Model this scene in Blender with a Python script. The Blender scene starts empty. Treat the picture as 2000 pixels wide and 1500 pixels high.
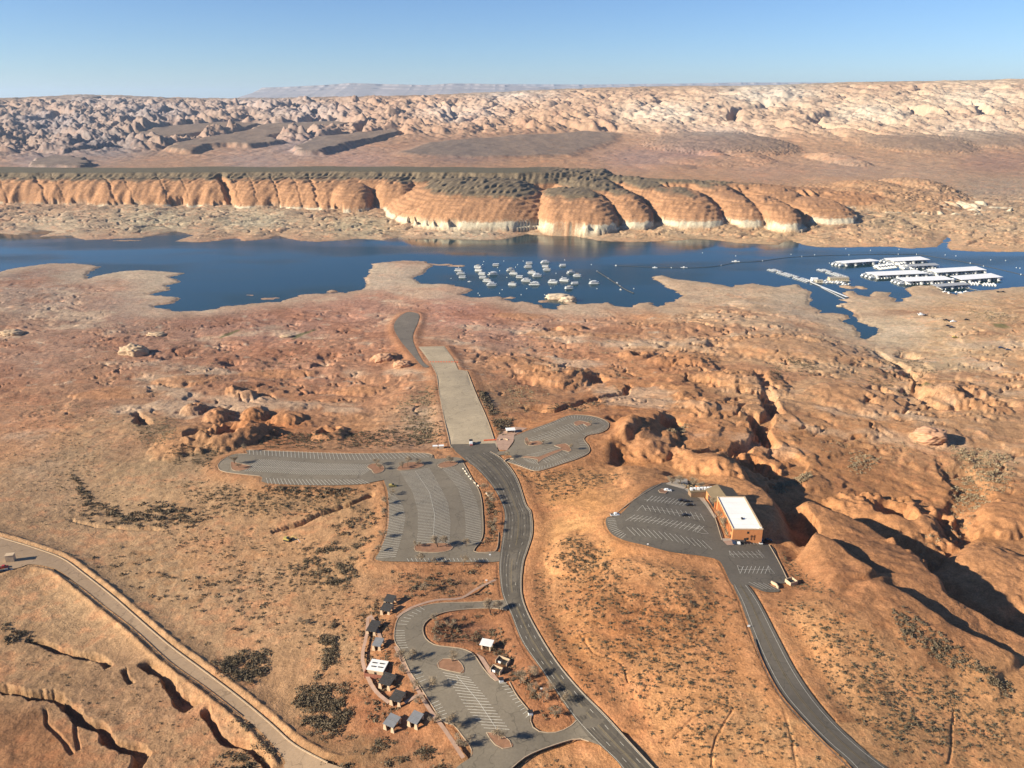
import bpy, bmesh, math, random
import numpy as np
from mathutils import Vector, Matrix
from mathutils.geometry import tessellate_polygon
S = bpy.context.scene
# ------------------------------------------------------------------ camera, light, world
CAMH = 290.0; PITCH = math.atan(560.0/1500.0)
cP, sP = math.cos(PITCH), math.sin(PITCH)
cam_d = bpy.data.cameras.new('camera'); cam = bpy.data.objects.new('camera', cam_d)
S.collection.objects.link(cam); S.camera = cam
cam.location = (0, 0, CAMH); cam.rotation_euler = (math.pi/2 - PITCH, 0, 0)
cam_d.sensor_width = 36; cam_d.lens = 27.0; cam_d.clip_start = 1; cam_d.clip_end = 200000
SUN_EL = 23.0; SUN_DIR_AZ = 16.0          # shadows run along +x, turned this many degrees towards +y
a = math.radians(SUN_DIR_AZ); e = math.radians(SUN_EL)
light_dir = Vector((math.cos(a)*math.cos(e), math.sin(a)*math.cos(e), -math.sin(e)))
sd = bpy.data.lights.new('sun', 'SUN'); sd.energy = 5.0; sd.angle = math.radians(0.5); sd.color = (1.0, 0.90, 0.74)
sun = bpy.data.objects.new('sun', sd); S.collection.objects.link(sun)
sun.rotation_euler = light_dir.to_track_quat('-Z', 'Y').to_euler(); sun.location = (-300, 0, 600)
W = bpy.data.worlds.new('World'); S.world = W; W.use_nodes = True
wn = W.node_tree.nodes; wl = W.node_tree.links
sky = wn.new('ShaderNodeTexSky'); sky.sky_type = 'NISHITA'; sky.sun_disc = False
sky.sun_elevation = e; sky.sun_rotation = math.atan2(-light_dir.x, -light_dir.y)
sky.altitude = 1300; sky.air_density = 1.0; sky.dust_density = 0.0; sky.ozone_density = 4.0
tint = wn.new('ShaderNodeVectorMath'); tint.operation = 'MULTIPLY'; tint.inputs[1].default_value = (0.92, 1.05, 1.28)
wl.new(sky.outputs[0], tint.inputs[0]); wl.new(tint.outputs[0], wn['Background'].inputs[0]); wn['Background'].inputs[1].default_value = 0.050
S.view_settings.view_transform = 'Standard'; S.view_settings.look = 'None'
S.view_settings.exposure = 1.10; S.view_settings.gamma = 1.0
S.render.engine = 'CYCLES'
S.cycles.max_bounces = 5; S.cycles.diffuse_bounces = 3; S.cycles.glossy_bounces = 2; S.cycles.volume_bounces = 0
S.cycles.transparent_max_bounces = 4
# ------------------------------------------------------------------ helpers
rng = np.random.default_rng(7); random.seed(7)
MAT = {}
def prin(name, col, rough=0.8, metal=0.0, spec=0.3, noise=None):
    """plain procedural material: base colour varied by a noise; noise=(scale, amount)"""
    if name in MAT: return MAT[name]
    m = bpy.data.materials.new(name); m.use_nodes = True; nt = m.node_tree; b = nt.nodes['Principled BSDF']
    b.inputs['Base Color'].default_value = (*col, 1); b.inputs['Roughness'].default_value = rough
    b.inputs['Metallic'].default_value = metal; b.inputs['Specular IOR Level'].default_value = spec
    if noise is None: noise = (0.8, 0.25)
    if noise:
        g = nt.nodes.new('ShaderNodeNewGeometry'); n = nt.nodes.new('ShaderNodeTexNoise')
        n.inputs['Scale'].default_value = noise[0]; n.inputs['Detail'].default_value = 5; n.inputs['Roughness'].default_value = 0.65
        r = nt.nodes.new('ShaderNodeMapRange'); r.inputs['From Min'].default_value = 0.25; r.inputs['From Max'].default_value = 0.75
        r.inputs['To Min'].default_value = 1-noise[1]; r.inputs['To Max'].default_value = 1+noise[1]
        v = nt.nodes.new('ShaderNodeVectorMath'); v.operation = 'SCALE'; v.inputs[0].default_value = col
        nt.links.new(g.outputs['Position'], n.inputs['Vector']); nt.links.new(n.outputs['Fac'], r.inputs['Value'])
        nt.links.new(r.outputs['Result'], v.inputs['Scale']); nt.links.new(v.outputs['Vector'], b.inputs['Base Color'])
    MAT[name] = m; return m
def tag(o, label=None, cat=None, group=None, kind=None):
    if label: o['label'] = label
    if cat: o['category'] = cat
    if group: o['group'] = group
    if kind: o['kind'] = kind
    return o
def empty(name, loc=(0,0,0), rz=0.0):
    o = bpy.data.objects.new(name, None); S.collection.objects.link(o); o.location = loc; o.rotation_euler = (0,0,rz)
    o.empty_display_size = 0.5; return o
def link_mesh(name, me, mat=None, parent=None):
    o = bpy.data.objects.new(name, me); S.collection.objects.link(o)
    if mat is not None and len(me.materials) == 0: me.materials.append(mat)
    if parent is not None: o.parent = parent
    return o
def copy_tree(o, parent=None):
    c = o.copy(); S.collection.objects.link(c); c.parent = parent
    for ch in KIDS.get(o.name, []): copy_tree(ch, c)
    return c
KIDS = {}
def ordinal(k):
    o = ['first','second','third','fourth','fifth','sixth','seventh','eighth','ninth','tenth','eleventh','twelfth','thirteenth','fourteenth','fifteenth','sixteenth','seventeenth','eighteenth','nineteenth','twentieth']
    if k < 20: return o[k]
    return ['twenty','thirty','forty'][(k+1)//10-2]+'-'+o[(k+1)%10-1] if (k+1)%10 else ['twentieth','thirtieth','fortieth'][(k+1)//10-2]
class MB:
    """collects boxes, tubes and polygons into ONE mesh"""
    def __init__(self): self.v = []; self.f = []
    def add(self, vs, fs):
        n = len(self.v); self.v += [tuple(map(float, p)) for p in vs]; self.f += [tuple(i+n for i in f) for f in fs]; return self
    def box(self, x0, x1, y0, y1, z0, z1, M=None, top=None):
        # top=(sx, sy): the top face scaled about its centre
        cx, cy = (x0+x1)/2, (y0+y1)/2; sx, sy = top or (1, 1)
        vs = [(x0,y0,z0),(x1,y0,z0),(x1,y1,z0),(x0,y1,z0)] + [(cx+(x-cx)*sx, cy+(y-cy)*sy, z1) for x, y in ((x0,y0),(x1,y0),(x1,y1),(x0,y1))]
        if M is not None: vs = [tuple(M @ Vector(p)) for p in vs]
        return self.add(vs, [(3,2,1,0),(4,5,6,7),(0,1,5,4),(1,2,6,5),(2,3,7,6),(3,0,4,7)])
    def tube(self, p, q, r0, r1=None, n=6):
        r1 = r0 if r1 is None else r1; p = Vector(p); q = Vector(q); d = (q-p).normalized()
        u = d.orthogonal().normalized(); w = d.cross(u); vs = []
        for c, r in ((p, r0), (q, r1)):
            for k in range(n):
                t = 2*math.pi*k/n; vs.append(c + u*math.cos(t)*r + w*math.sin(t)*r)
        fs = [(k, (k+1)%n, n+(k+1)%n, n+k) for k in range(n)] + [tuple(range(n-1,-1,-1)), tuple(range(n, 2*n))]
        return self.add(vs, fs)
    def prism(self, pts, z0, z1):
        n = len(pts); vs = [(x,y,z0) for x,y in pts] + [(x,y,z1) for x,y in pts]
        return self.add(vs, [tuple(range(n-1,-1,-1)), tuple(range(n,2*n))] + [(k,(k+1)%n,n+(k+1)%n,n+k) for k in range(n)])
    def side(self, pts, y0, y1):
        """polygon in xz swept in y"""
        n = len(pts); vs = [(x,y0,z) for x,z in pts] + [(x,y1,z) for x,z in pts]
        return self.add(vs, [tuple(range(n)), tuple(range(2*n-1,n-1,-1))] + [(k,n+k,n+(k+1)%n,(k+1)%n) for k in range(n)])
    def build(self, name, mat, parent=None, smooth=False):
        me = bpy.data.meshes.new(name); me.from_pydata(self.v, [], self.f)
        bm = bmesh.new(); bm.from_mesh(me); bmesh.ops.recalc_face_normals(bm, faces=bm.faces); bm.to_mesh(me); bm.free()
        if smooth: me.shade_smooth()
        o = link_mesh(name, me, mat, parent)
        if parent is not None: KIDS.setdefault(parent.name, []).append(o)
        return o
# pixel of the 2000x1500 photograph -> world
def ray(px, py):
    px = np.asarray(px, float); py = np.asarray(py, float)
    dx = (px-1000)/1500; up = (750-py)/1500
    return dx, cP+up*sP, -sP+up*cP
def at_z(px, py, z):
    dx, dy, dz = ray(px, py); t = (z-CAMH)/dz
    return np.stack([dx*t, dy*t], -1)
def to_px(x, y, z):
    yc = y*cP-(z-CAMH)*sP; up = y*sP+(z-CAMH)*cP
    return 1000+1500*x/yc, 750-1500*up/yc
# ------------------------------------------------------------------ noise
def _h(ix, iy, seed):
    h = (ix.astype(np.uint32)*np.uint32(374761393) + iy.astype(np.uint32)*np.uint32(668265263) + np.uint32((seed*974634777+12345) & 0xffffffff))
    h = (h ^ (h >> np.uint32(13)))*np.uint32(1274126177); return h ^ (h >> np.uint32(16))
def perlin(x, y, seed=0):
    x = np.asarray(x, np.float32); y = np.asarray(y, np.float32)
    fx = np.floor(x); fy = np.floor(y); ix = fx.astype(np.int32); iy = fy.astype(np.int32); x = x-fx; y = y-fy
    def g(dx, dy):
        h = _h(ix+dx, iy+dy, seed); a = (h & np.uint32(0xffff)).astype(np.float32)*np.float32(2*np.pi/65536)
        return np.cos(a)*(x-dx)+np.sin(a)*(y-dy)
    u = x*x*x*(x*(x*6-15)+10); v = y*y*y*(y*(y*6-15)+10)
    a = g(0,0); b = g(1,0); c = g(0,1); d = g(1,1)
    return ((a+(b-a)*u)*(1-v)+(c+(d-c)*u)*v)*1.5
def fbm(x, y, sc, oct=3, seed=0, gain=0.5):
    r = 0; a = 1.0; t = 0
    for k in range(oct):
        r = r+a*perlin(x/sc, y/sc, seed+k); t += a; a *= gain; sc = sc/2.03
    return r/t
def billow(x, y, sc, oct=3, seed=0, gain=0.5):
    r = 0; a = 1.0; t = 0
    for k in range(oct):
        r = r+a*(np.abs(perlin(x/sc, y/sc, seed+k))*2-0.45); t += a; a *= gain; sc = sc/2.1
    return r/t
def worley(x, y, sc, seed=0):
    x = np.asarray(x/sc, np.float32); y = np.asarray(y/sc, np.float32); fx = np.floor(x); fy = np.floor(y)
    best = np.full(x.shape, 9.0, np.float32); bid = np.zeros(x.shape, np.float32)
    for dx in (-1,0,1):
        for dy in (-1,0,1):
            h = _h((fx+dx).astype(np.int32), (fy+dy).astype(np.int32), seed)
            px = fx+dx+(h & np.uint32(0xfff)).astype(np.float32)/4096; py = fy+dy+((h >> np.uint32(12)) & np.uint32(0xfff)).astype(np.float32)/4096
            d = (px-x)**2+(py-y)**2; m = d < best; best = np.where(m, d, best); bid = np.where(m, ((h >> np.uint32(24)) & np.uint32(0xff)).astype(np.float32)/255, bid)
    return best, bid
def smooth(a, b, x):
    t = np.clip((x-a)/(b-a), 0, 1); return t*t*(3-2*t)
def sdist(poly, X, Y):
    """signed distance to a closed polygon, negative inside"""
    P = np.asarray(poly, float); d2 = np.full(X.shape, 1e18); ins = np.zeros(X.shape, bool)
    for k in range(len(P)):
        a = P[k]; b = P[(k+1) % len(P)]; e = b-a; L = max(e@e, 1e-9)
        t = np.clip(((X-a[0])*e[0]+(Y-a[1])*e[1])/L, 0, 1)
        d2 = np.minimum(d2, (X-a[0]-t*e[0])**2+(Y-a[1]-t*e[1])**2)
        c = (a[1] > Y) != (b[1] > Y)
        ins ^= c & (X < (b[0]-a[0])*(Y-a[1])/(e[1] if abs(e[1]) > 1e-9 else 1e-9)+a[0])
    d = np.sqrt(d2); return np.where(ins, -d, d)
def pdist(line, X, Y):
    """distance to an open polyline, side (+ = right of travel), and fraction along"""
    P = np.asarray(line, float); d2 = np.full(X.shape, 1e18); side = np.zeros(X.shape); fr = np.zeros(X.shape); n = len(P)-1
    for k in range(n):
        a = P[k]; b = P[k+1]; e = b-a; L = max(e@e, 1e-9)
        t = np.clip(((X-a[0])*e[0]+(Y-a[1])*e[1])/L, 0, 1); qx = X-a[0]-t*e[0]; qy = Y-a[1]-t*e[1]; q = qx*qx+qy*qy
        m = q < d2; d2 = np.where(m, q, d2); side = np.where(m, np.sign(e[1]*qx-e[0]*qy), side); fr = np.where(m, (k+t)/n, fr)
    return np.sqrt(d2), side, fr
def spline(pts, n=8, closed=False):
    """Catmull-Rom through pts"""
    P = np.asarray(pts, float); m = len(P); out = []
    for k in range(m if closed else m-1):
        if closed: a, b, c, d = P[(k-1)%m], P[k], P[(k+1)%m], P[(k+2)%m]
        else: a, b, c, d = P[max(k-1,0)], P[k], P[k+1], P[min(k+2,m-1)]
        for j in range(n):
            t = j/n; out.append(0.5*((2*b)+(-a+c)*t+(2*a-5*b+4*c-d)*t*t+(-a+3*b-3*c+d)*t**3))
    if not closed: out.append(P[-1])
    return np.array(out)
# ------------------------------------------------------------------ base elevation: thin-plate spline through surveyed points
# (pixel x, pixel y, metres above the lake)
CTL = [(-300,1600,42),(200,1600,42),(700,1600,50),(1240,1600,62),(1700,1600,66),(2300,1600,62),
 (100,1400,42),(60,1250,42),(300,1350,43),(560,1440,45),(300,1230,43),(20,1060,44),(-300,1050,43),(160,1120,43),(400,1100,44),(200,950,40),(0,900,38),(-300,900,36),
 (650,1300,50),(760,1300,55),(900,1400,56),(850,1220,55),(1000,1480,57),(1130,1400,59),(1240,1500,62),(980,1180,54),(1000,1080,52.5),(1020,990,51),(955,920,50),(920,880,49),
 (560,1050,46),(680,1080,50),(760,1090,52),(860,1000,51.5),(920,1070,52.5),(780,920,50),(600,915,50),(440,915,49),(500,890,49),(700,890,49),
 (1060,880,50.5),(1160,830,51),(1140,860,51),(1010,900,50),
 (1200,1020,66),(1260,960,66),(1380,1080,66.5),(1340,980,66),(1440,1010,66),(1560,985,50),(1530,950,48),(1530,1140,66),(1440,1130,66.5),(1500,1260,67),(1600,1400,67),(1720,1500,67),(1150,1150,64),(1250,1250,66),(1150,1330,64),(1350,1400,66),
 (1700,1350,64),(1650,1250,67),(1570,1170,67),(1850,1450,60),(1750,1280,62),(2000,1450,56),(2300,1400,50),
 (1620,930,37),(1700,1010,35),(1850,1100,40),(1950,1200,44),(1980,1000,38),(2300,1050,40),(1800,850,34),(1990,860,34),(1600,820,36),(1500,700,24),(1400,760,34),(1300,780,38),(1420,880,44),(1250,900,48),(1480,900,40),
 (1650,700,22),(1800,740,22),(1990,740,26),(2300,740,26),(1720,690,10),(1600,640,14),(1500,600,12),(1990,640,17),(1850,620,12),(2000,580,4),(2300,590,6),(1700,600,4),(1850,580,3),
 (1300,680,20),(1300,620,8),(1150,700,22),(1150,630,8),(1050,760,30),(1050,650,12),(880,740,33),(890,800,41),(850,680,23),(800,640,11),(850,590,3),
 (700,640,7),(700,740,22),(700,820,36),(560,830,38),(420,830,40),(420,740,22),(500,660,9),(250,700,14),(250,800,32),(50,700,12),(50,800,26),(-300,700,10),(-300,800,26),(250,620,4),(80,600,5),(80,550,3),(-300,560,3),(300,560,2),(780,530,3),(1400,575,4),(1550,580,5),
 (500,500,-3),(1000,500,-3),(1500,510,-3),(100,490,-3),(-400,490,-3),(2300,520,-3),(500,550,-3),(1000,550,-3),(1900,520,-3),
 (0,440,8),(200,440,8),(400,440,9),(600,440,9),(800,450,9),(1000,455,10),(1250,455,8),(1450,455,8),(1650,465,6),(1750,470,5),(1900,480,4),(2000,470,5),(2300,470,6),(-400,430,8),
 (0,405,20),(400,408,20),(800,420,19),(1100,448,17),(1400,440,17),(1650,435,16),(1800,440,12),(1950,430,14),(2300,430,15),(-400,405,20),
 (1900,380,20),(1750,400,20),(2300,380,22)]
# (pixel x, distance, metres) for ground seen at grazing angles
CTLZ = [(-600,2400,55),(0,2400,55),(400,2400,55),(800,2400,50),(1200,2400,42),(1500,2400,34),(1800,2500,30),(2200,2500,30),
 (-600,3100,66),(0,3100,66),(400,3100,68),(800,3000,62),(1200,3000,48),(1500,3000,42),(1900,3100,36),(2400,3100,38),
 (-600,4200,100),(0,4200,100),(400,4200,98),(800,4200,92),(1200,4200,72),(1600,4100,64),(2000,4100,62),(2500,4100,64),
 (0,5400,160),(500,5400,165),(1000,5400,190),(1500,5300,215),(2000,5300,245),(-700,5400,160),(2600,5300,250)]
SKY = [(-700,188),(0,192),(120,186),(160,183),(260,187),(340,191),(500,191),(620,189),(700,187),(850,185),(930,180),(1000,178),(1100,172),(1300,167),(1500,165),(1650,159),(1750,157),(1900,155),(2000,152),(2700,149)]
def z_at_dist(px, py, Y):
    dx, dy, dz = ray(px, py); return CAMH+dz*Y/dy
pts = []; 
for px, py, z in CTL:
    w = at_z(px, py, z); pts.append((w[0], w[1], z))
for px, Y, z in CTLZ: 
    yc = Y*cP+(CAMH-z)*sP; pts.append(((px-1000)/1500*yc, Y, z))
for px, py in SKY:
    for Y, dz in ((7000, 0), (9000, -60), (14000, -200), (40000, -400)):
        z = float(z_at_dist(px, py, 7000)); x = (px-1000)/1500*7000*cP*1.0
        pts.append((x/7000*Y*1.0, Y, max(z+dz, 40)-14*(dz == 0)))
pts = np.array(pts); KU, KS = 3.0, 3.0
def warp(x, y): return x/y*KU, np.log(y)*KS
cu, cs = warp(pts[:,0], pts[:,1]); n = len(pts)
def kern(r2): return 0.5*r2*np.log(r2+1e-9)
A = np.zeros((n+3, n+3)); A[:n,:n] = kern((cu[:,None]-cu)**2+(cs[:,None]-cs)**2)+np.eye(n)*0.004
A[:n,n] = A[n,:n] = 1; A[:n,n+1] = A[n+1,:n] = cu; A[:n,n+2] = A[n+2,:n] = cs
sol = np.linalg.solve(A, np.r_[pts[:,2], 0, 0, 0])
GU = np.linspace(-1.9, 1.9, 420); GS = np.linspace(math.log(180), math.log(60000), 720)
uu, ss = np.meshgrid(GU, GS); BASE = sol[n]+sol[n+1]*uu*KU+sol[n+2]*ss*KS
for k in range(n): BASE = BASE+sol[k]*kern((uu*KU-cu[k])**2+(ss*KS-cs[k])**2)
BASE = BASE.astype(np.float32)
def bil(G, fi, fj):
    fi = np.clip(fi, 0, G.shape[0]-1.001); fj = np.clip(fj, 0, G.shape[1]-1.001); i = fi.astype(np.int32); j = fj.astype(np.int32); a = fi-i; b = fj-j
    if G.ndim == 3: a = a[..., None]; b = b[..., None]
    return (G[i,j]*(1-b)+G[i,j+1]*b)*(1-a)+(G[i+1,j]*(1-b)+G[i+1,j+1]*b)*a
def gsamp(G, x, y):
    x = np.asarray(x, float); y = np.maximum(np.asarray(y, float), 150); return bil(G, (np.log(y)-GS[0])/(GS[1]-GS[0]), (x/y-GU[0])/(GU[1]-GU[0]))
def base(x, y): return gsamp(BASE, x, y)
def at(px, py):
    """world x, y, z of the ground surface seen at a pixel of the photograph"""
    z = np.full(np.shape(px), 40.0)
    for k in range(14):
        w = at_z(px, py, z); z = 0.5*z+0.5*base(w[...,0], w[...,1])
    w = at_z(px, py, z); return np.stack([w[...,0], w[...,1], base(w[...,0], w[...,1])], -1)
def W2(p, z=None):
    """list of pixels -> world xy"""
    p = np.asarray(p, float)
    return at_z(p[:,0], p[:,1], z) if z is not None else at(p[:,0], p[:,1])[:,:2]
# ------------------------------------------------------------------ paved areas, in photograph pixels
RP = {}
RP['main'] = [(958,882),(985,900),(1010,935),(1027,985),(1037,1000),(1040,1040),(1030,1075),(1022,1100),(1018,1145),(1024,1180),(1045,1225),(1085,1290),(1130,1345),(1180,1395),(1230,1450),(1278,1502),(1340,1570),
              (1240,1570),(1216,1502),(1170,1455),(1150,1440),(1126,1408),(1098,1370),(1060,1312),(1020,1255),(998,1200),(982,1165),(976,1130),(975,1095),(982,1040),(985,1000),(968,960),(940,925),(905,893),(892,880)]
RP['apron'] = [(879,868),(930,867),(966,866),(974,882),(962,890),(948,905),(920,908),(890,882)]
RP['ramp'] = [(817,677),(868,676),(885,700),(895,722),(912,724),(930,770),(952,820),(968,860),(972,874),(880,874),(868,820),(858,770),(852,730),(838,705)]
RP['tip'] = [(800,609),(818,614),(816,630),(808,648),(806,662),(812,680),(826,706),(838,716),(826,716),(806,694),(784,668),(770,644),(772,628),(786,614)]
RP['leftlot'] = [(486,879),(560,882),(680,886),(830,885),(850,896),(893,893),(905,905),(880,930),(770,935),(745,938),(700,946),(620,948),(518,943),(508,930),(440,922),(426,912),(432,900),(455,888),(482,886)]
RP['midlot'] = [(750,930),(780,912),(880,900),(905,905),(922,935),(938,965),(943,1010),(942,1050),(925,1075),(940,1078),(975,1078),(976,1096),(900,1098),(795,1097),(736,1094),(742,1075),(756,1040),(760,1000),(757,960)]
RP['loop'] = [(990,1172),(990,1192),(960,1188),(910,1190),(868,1196),(845,1205),(829,1218),(826,1232),(832,1248),(850,1260),(880,1264),(905,1268),(925,1278),(940,1300),(958,1322),(985,1332),(1010,1360),(1036,1395),(1034,1408),(1044,1424),(1062,1431),(1090,1430),(1115,1418),(1128,1405),(1150,1436),(1172,1455),(1150,1448),(1126,1442),(1080,1455),(1030,1475),(1000,1500),(960,1560),(830,1560),(890,1500),(920,1478),(920,1460),(905,1440),(885,1415),(865,1410),(845,1380),(820,1340),(800,1310),(782,1270),(772,1255),(770,1238),(776,1210),(792,1196),(818,1186),(860,1178),(930,1176)]
RP['uplot'] = [(966,882),(990,880),(1005,862),(1004,852),(1040,838),(1080,824),(1110,812),(1140,811),(1170,816),(1188,826),(1186,838),(1170,846),(1148,850),(1140,858),(1150,872),(1150,884),(1130,895),(1100,905),(1070,915),(1045,920),(1015,910),(990,902),(1000,892),(985,888),(966,890)]
RP['hill'] = [(1293,944),(1310,944),(1352,958),(1370,968),(1382,985),(1400,1015),(1412,1045),(1420,1058),(1502,1064),(1520,1095),(1540,1136),(1500,1140),(1524,1154),(1494,1156),(1462,1143),(1452,1146),(1430,1142),(1414,1110),(1402,1094),(1370,1086),(1310,1078),(1260,1065),(1222,1056),(1196,1044),(1184,1026),(1186,1010),(1210,1005),(1240,975),(1265,955)]
RP['access'] = [(1432,1140),(1460,1143),(1486,1180),(1520,1245),(1556,1312),(1600,1375),(1650,1430),(1700,1474),(1760,1520),(1840,1580),(1700,1580),(1664,1500),(1610,1448),(1560,1396),(1522,1350),(1490,1290),(1462,1220),(1446,1175)]
RP['dirt'] = [(-60,1042),(0,1050),(60,1068),(120,1090),(160,1118),(220,1165),(260,1200),(330,1260),(400,1312),(470,1365),(530,1415),(575,1455),(640,1490),(720,1515),(700,1560),(600,1560),(556,1502),(556,1485),(520,1440),(470,1395),(400,1340),(330,1290),(262,1228),(200,1180),(150,1140),(110,1112),(60,1102),(30,1110),(-60,1120)]
RW = {k: W2(spline(v, 4, True) if k in ('main','leftlot','midlot','loop','uplot','access','dirt','hill','tip') else v) for k, v in RP.items()}
# raster of distances near the roads
NX0, NX1, NY0, NY1, NST = -420., 460., 230., 1120., 1.5
nx = np.arange(NX0, NX1, NST); ny = np.arange(NY0, NY1, NST); NXX, NYY = np.meshgrid(nx, ny)
RD = {}
for k, P in RW.items(): RD[k] = sdist(P, NXX, NYY).astype(np.float32)
def nsamp(G, x, y, out=999.0):
    x = np.asarray(x, float); y = np.asarray(y, float)
    r = bil(G, (y-NY0)/NST, (x-NX0)/NST); return np.where((x < NX0) | (x > NX1-3) | (y < NY0) | (y > NY1-3), out, r)
RD_ALL = np.minimum.reduce([RD[k] for k in RD])
# ------------------------------------------------------------------ shoreline
SHORE = [(-1200,540),(-300,536),(0,531),(40,522),(100,515),(150,515),(194,522),(170,532),(172,545),(203,536),(245,529),(290,527),(315,531),(360,534),(328,541),(357,551),(326,556),(331,566),(290,575),(352,583),(338,592),(300,598),(340,608),(390,609),(445,598),(500,593),(544,590),(592,576),(629,573),(680,572),(712,562),(720,555),(712,545),(722,530),(730,516),(790,509),(832,511),(846,520),(828,533),(804,544),(825,554),(874,555),(909,562),(923,565),(897,576),(930,582),(970,580),(998,588),(1008,592),(1020,588),(1050,597),(1060,604),(1090,605),(1096,597),(1130,594),(1164,592),(1186,590),(1202,597),(1230,600),(1250,592),(1270,590),(1285,601),(1305,590),(1335,578),(1318,567),(1300,560),(1283,549),(1276,540),(1292,538),(1320,545),(1350,550),(1380,553),(1430,561),(1468,553),(1517,561),(1555,555),(1587,572),(1576,584),(1584,597),(1602,606),(1612,604),(1594,613),(1628,612),(1648,615),(1659,622),(1644,628),(1667,637),(1684,652),(1679,660),(1693,665),(1711,652),(1714,642),(1696,636),(1675,628),(1679,618),(1662,607),(1640,598),(1642,593),(1667,591),(1637,585),(1659,583),(1649,572),(1662,568),(1678,577),(1696,579),(1709,570),(1742,571),(1735,578),(1752,584),(1750,590),(1763,588),(1766,583),(1782,579),(1769,563),(1787,559),(1826,558),(1844,570),(1870,577),(1896,570),(1950,564),(2000,560),(2200,552),(3200,545),
 (3200,500),(2200,492),(2000,491),(1950,492),(1900,490),(1857,488),(1849,481),(1857,467),(1851,461),(1841,472),(1830,482),(1780,485),(1740,482),(1600,483),(1560,476),(1545,469),(1528,472),(1520,478),(1440,475),(1390,468),(1350,466),(1310,471),(1240,473),(1170,470),(1135,464),(1119,461),(1095,461),(1030,458),(985,467),(940,469),(850,466),(800,467),(780,463),(750,470),(700,466),(665,470),(620,472),(577,469),(546,460),(525,466),(476,471),(463,465),(430,470),(385,473),(343,471),(378,460),(345,451),(280,464),(168,469),(140,460),(80,462),(105,453),(66,447),(63,455),(35,459),(0,456),(-200,452),(-1200,450)]
SHW = at_z(np.array(SHORE)[:,0], np.array(SHORE)[:,1], 0.0)
LX0, LX1, LY0, LY1, LST = -2200., 2600., 820., 1860., 4.0
lx = np.arange(LX0, LX1, LST); ly = np.arange(LY0, LY1, LST); LXX, LYY = np.meshgrid(lx, ly)
SD = sdist(SHW, LXX, LYY).astype(np.float32)
for px, py, rx, ry in ((1655,561,13,3.4),(1682,562,9,3.2),(1075,577,9,2.6),(1094,581,24,5.2),(1112,588,12,5),(1062,588,8,2),(490,577,12,2),(526,583,17,2.2),(870,517,20,1.6),(892,519,14,1.8),(305,589,34,5.5),(360,609,7,1.5),(1000,582,10,1.5),(650,569,8,2),(248,470,20,1)):
    c = at_z(px, py, 0.0); c2 = at_z(px, py-ry, 0.0); b = c2[1]-c[1]; aa = rx/1500*c[1]*1.05
    q = np.sqrt(((LXX-c[0])/aa)**2+((LYY-c[1])/b)**2); SD = np.minimum(-SD, -(q-1)*min(aa, b)*-1) *-1 if False else np.where(q < 1.6, np.maximum(SD, (1-q)*min(aa, b)), SD)
def lsamp(x, y):
    r = bil(SD, (y-LY0)/LST, (x-LX0)/LST)
    o = (x < LX0) | (x > LX1-6) | (y < LY0) | (y > LY1-6)
    return np.where(o, np.where((y > LY0) & (y < LY1), -60.0, 400.0), r)
# ------------------------------------------------------------------ far mesa with its rounded sandstone buttresses
MESA_H = 95.0
rimp = [(-900,337),(0,337),(200,337),(400,336),(640,334),(760,335),(870,336),(960,337),(1020,337),(1075,335),(1120,333),(1165,332),(1182,329.5)]
basep = [(-900,400),(0,400),(130,402),(230,404),(400,404),(480,407),(560,408),(640,412),(700,404),(790,400),(830,400),(900,400),(1182,392)]
rimw = at_z(np.array(rimp)[:,0], np.array(rimp)[:,1], MESA_H); basw = at_z(np.array(basep)[:,0], np.array(basep)[:,1], 22.0)
RIMU = rimw[:,0]/rimw[:,1]; BASU = basw[:,0]/basw[:,1]
# buttresses: left px, right px, foot py, crest height, run back (m), skew
BUT = [(632,722,417,76,170,-.12),(722,812,414,84,200,-.12),(775,1066,443,90,340,-.05),(1050,1132,447,72,240,0),(1064,1216,449,76,280,-.08),(1195,1284,443,70,260,-.05),(1283,1424,442,70,280,0),
 (1420,1504,441,62,240,.02),(1502,1582,447,58,230,.02),(1576,1690,437,48,230,.05),(1110,1250,425,84,300,-.1),(1230,1340,420,74,260,-.05),(1370,1470,420,70,260,0),(1480,1600,418,62,240,0),(1590,1760,414,44,210,.1)]
CREST = [(1120,336,88),(1200,341,82),(1300,350,74),(1400,354,70),(1500,360,62),(1600,368,50),(1700,380,38),(1800,388,28)]
CRW = np.array([at_z(a, b, h_) for a, b, h_ in CREST]); CRH = np.array([q[2] for q in CREST], float)
CLEFT = [(18,3),(93,7),(128,2.5),(228,6),(262,2.5),(330,3),(372,2.5),(452,15),(470,3),(505,2.5),(548,4),(590,3),(622,6)]
def hash_(l): return int(abs(l)) % 50+300
CAVES = [(30,7),(112,9),(165,12),(235,11),(275,7),(352,11),(432,7),(540,9),(665,6),(702,13),(803,5),(820,7),(840,5),(855,5),(887,8),(1022,12),(1050,12),(1128,11),(1158,6),(1212,8),(1284,7),(1420,7),(1500,8),(1572,9),(1676,7)]
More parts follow.
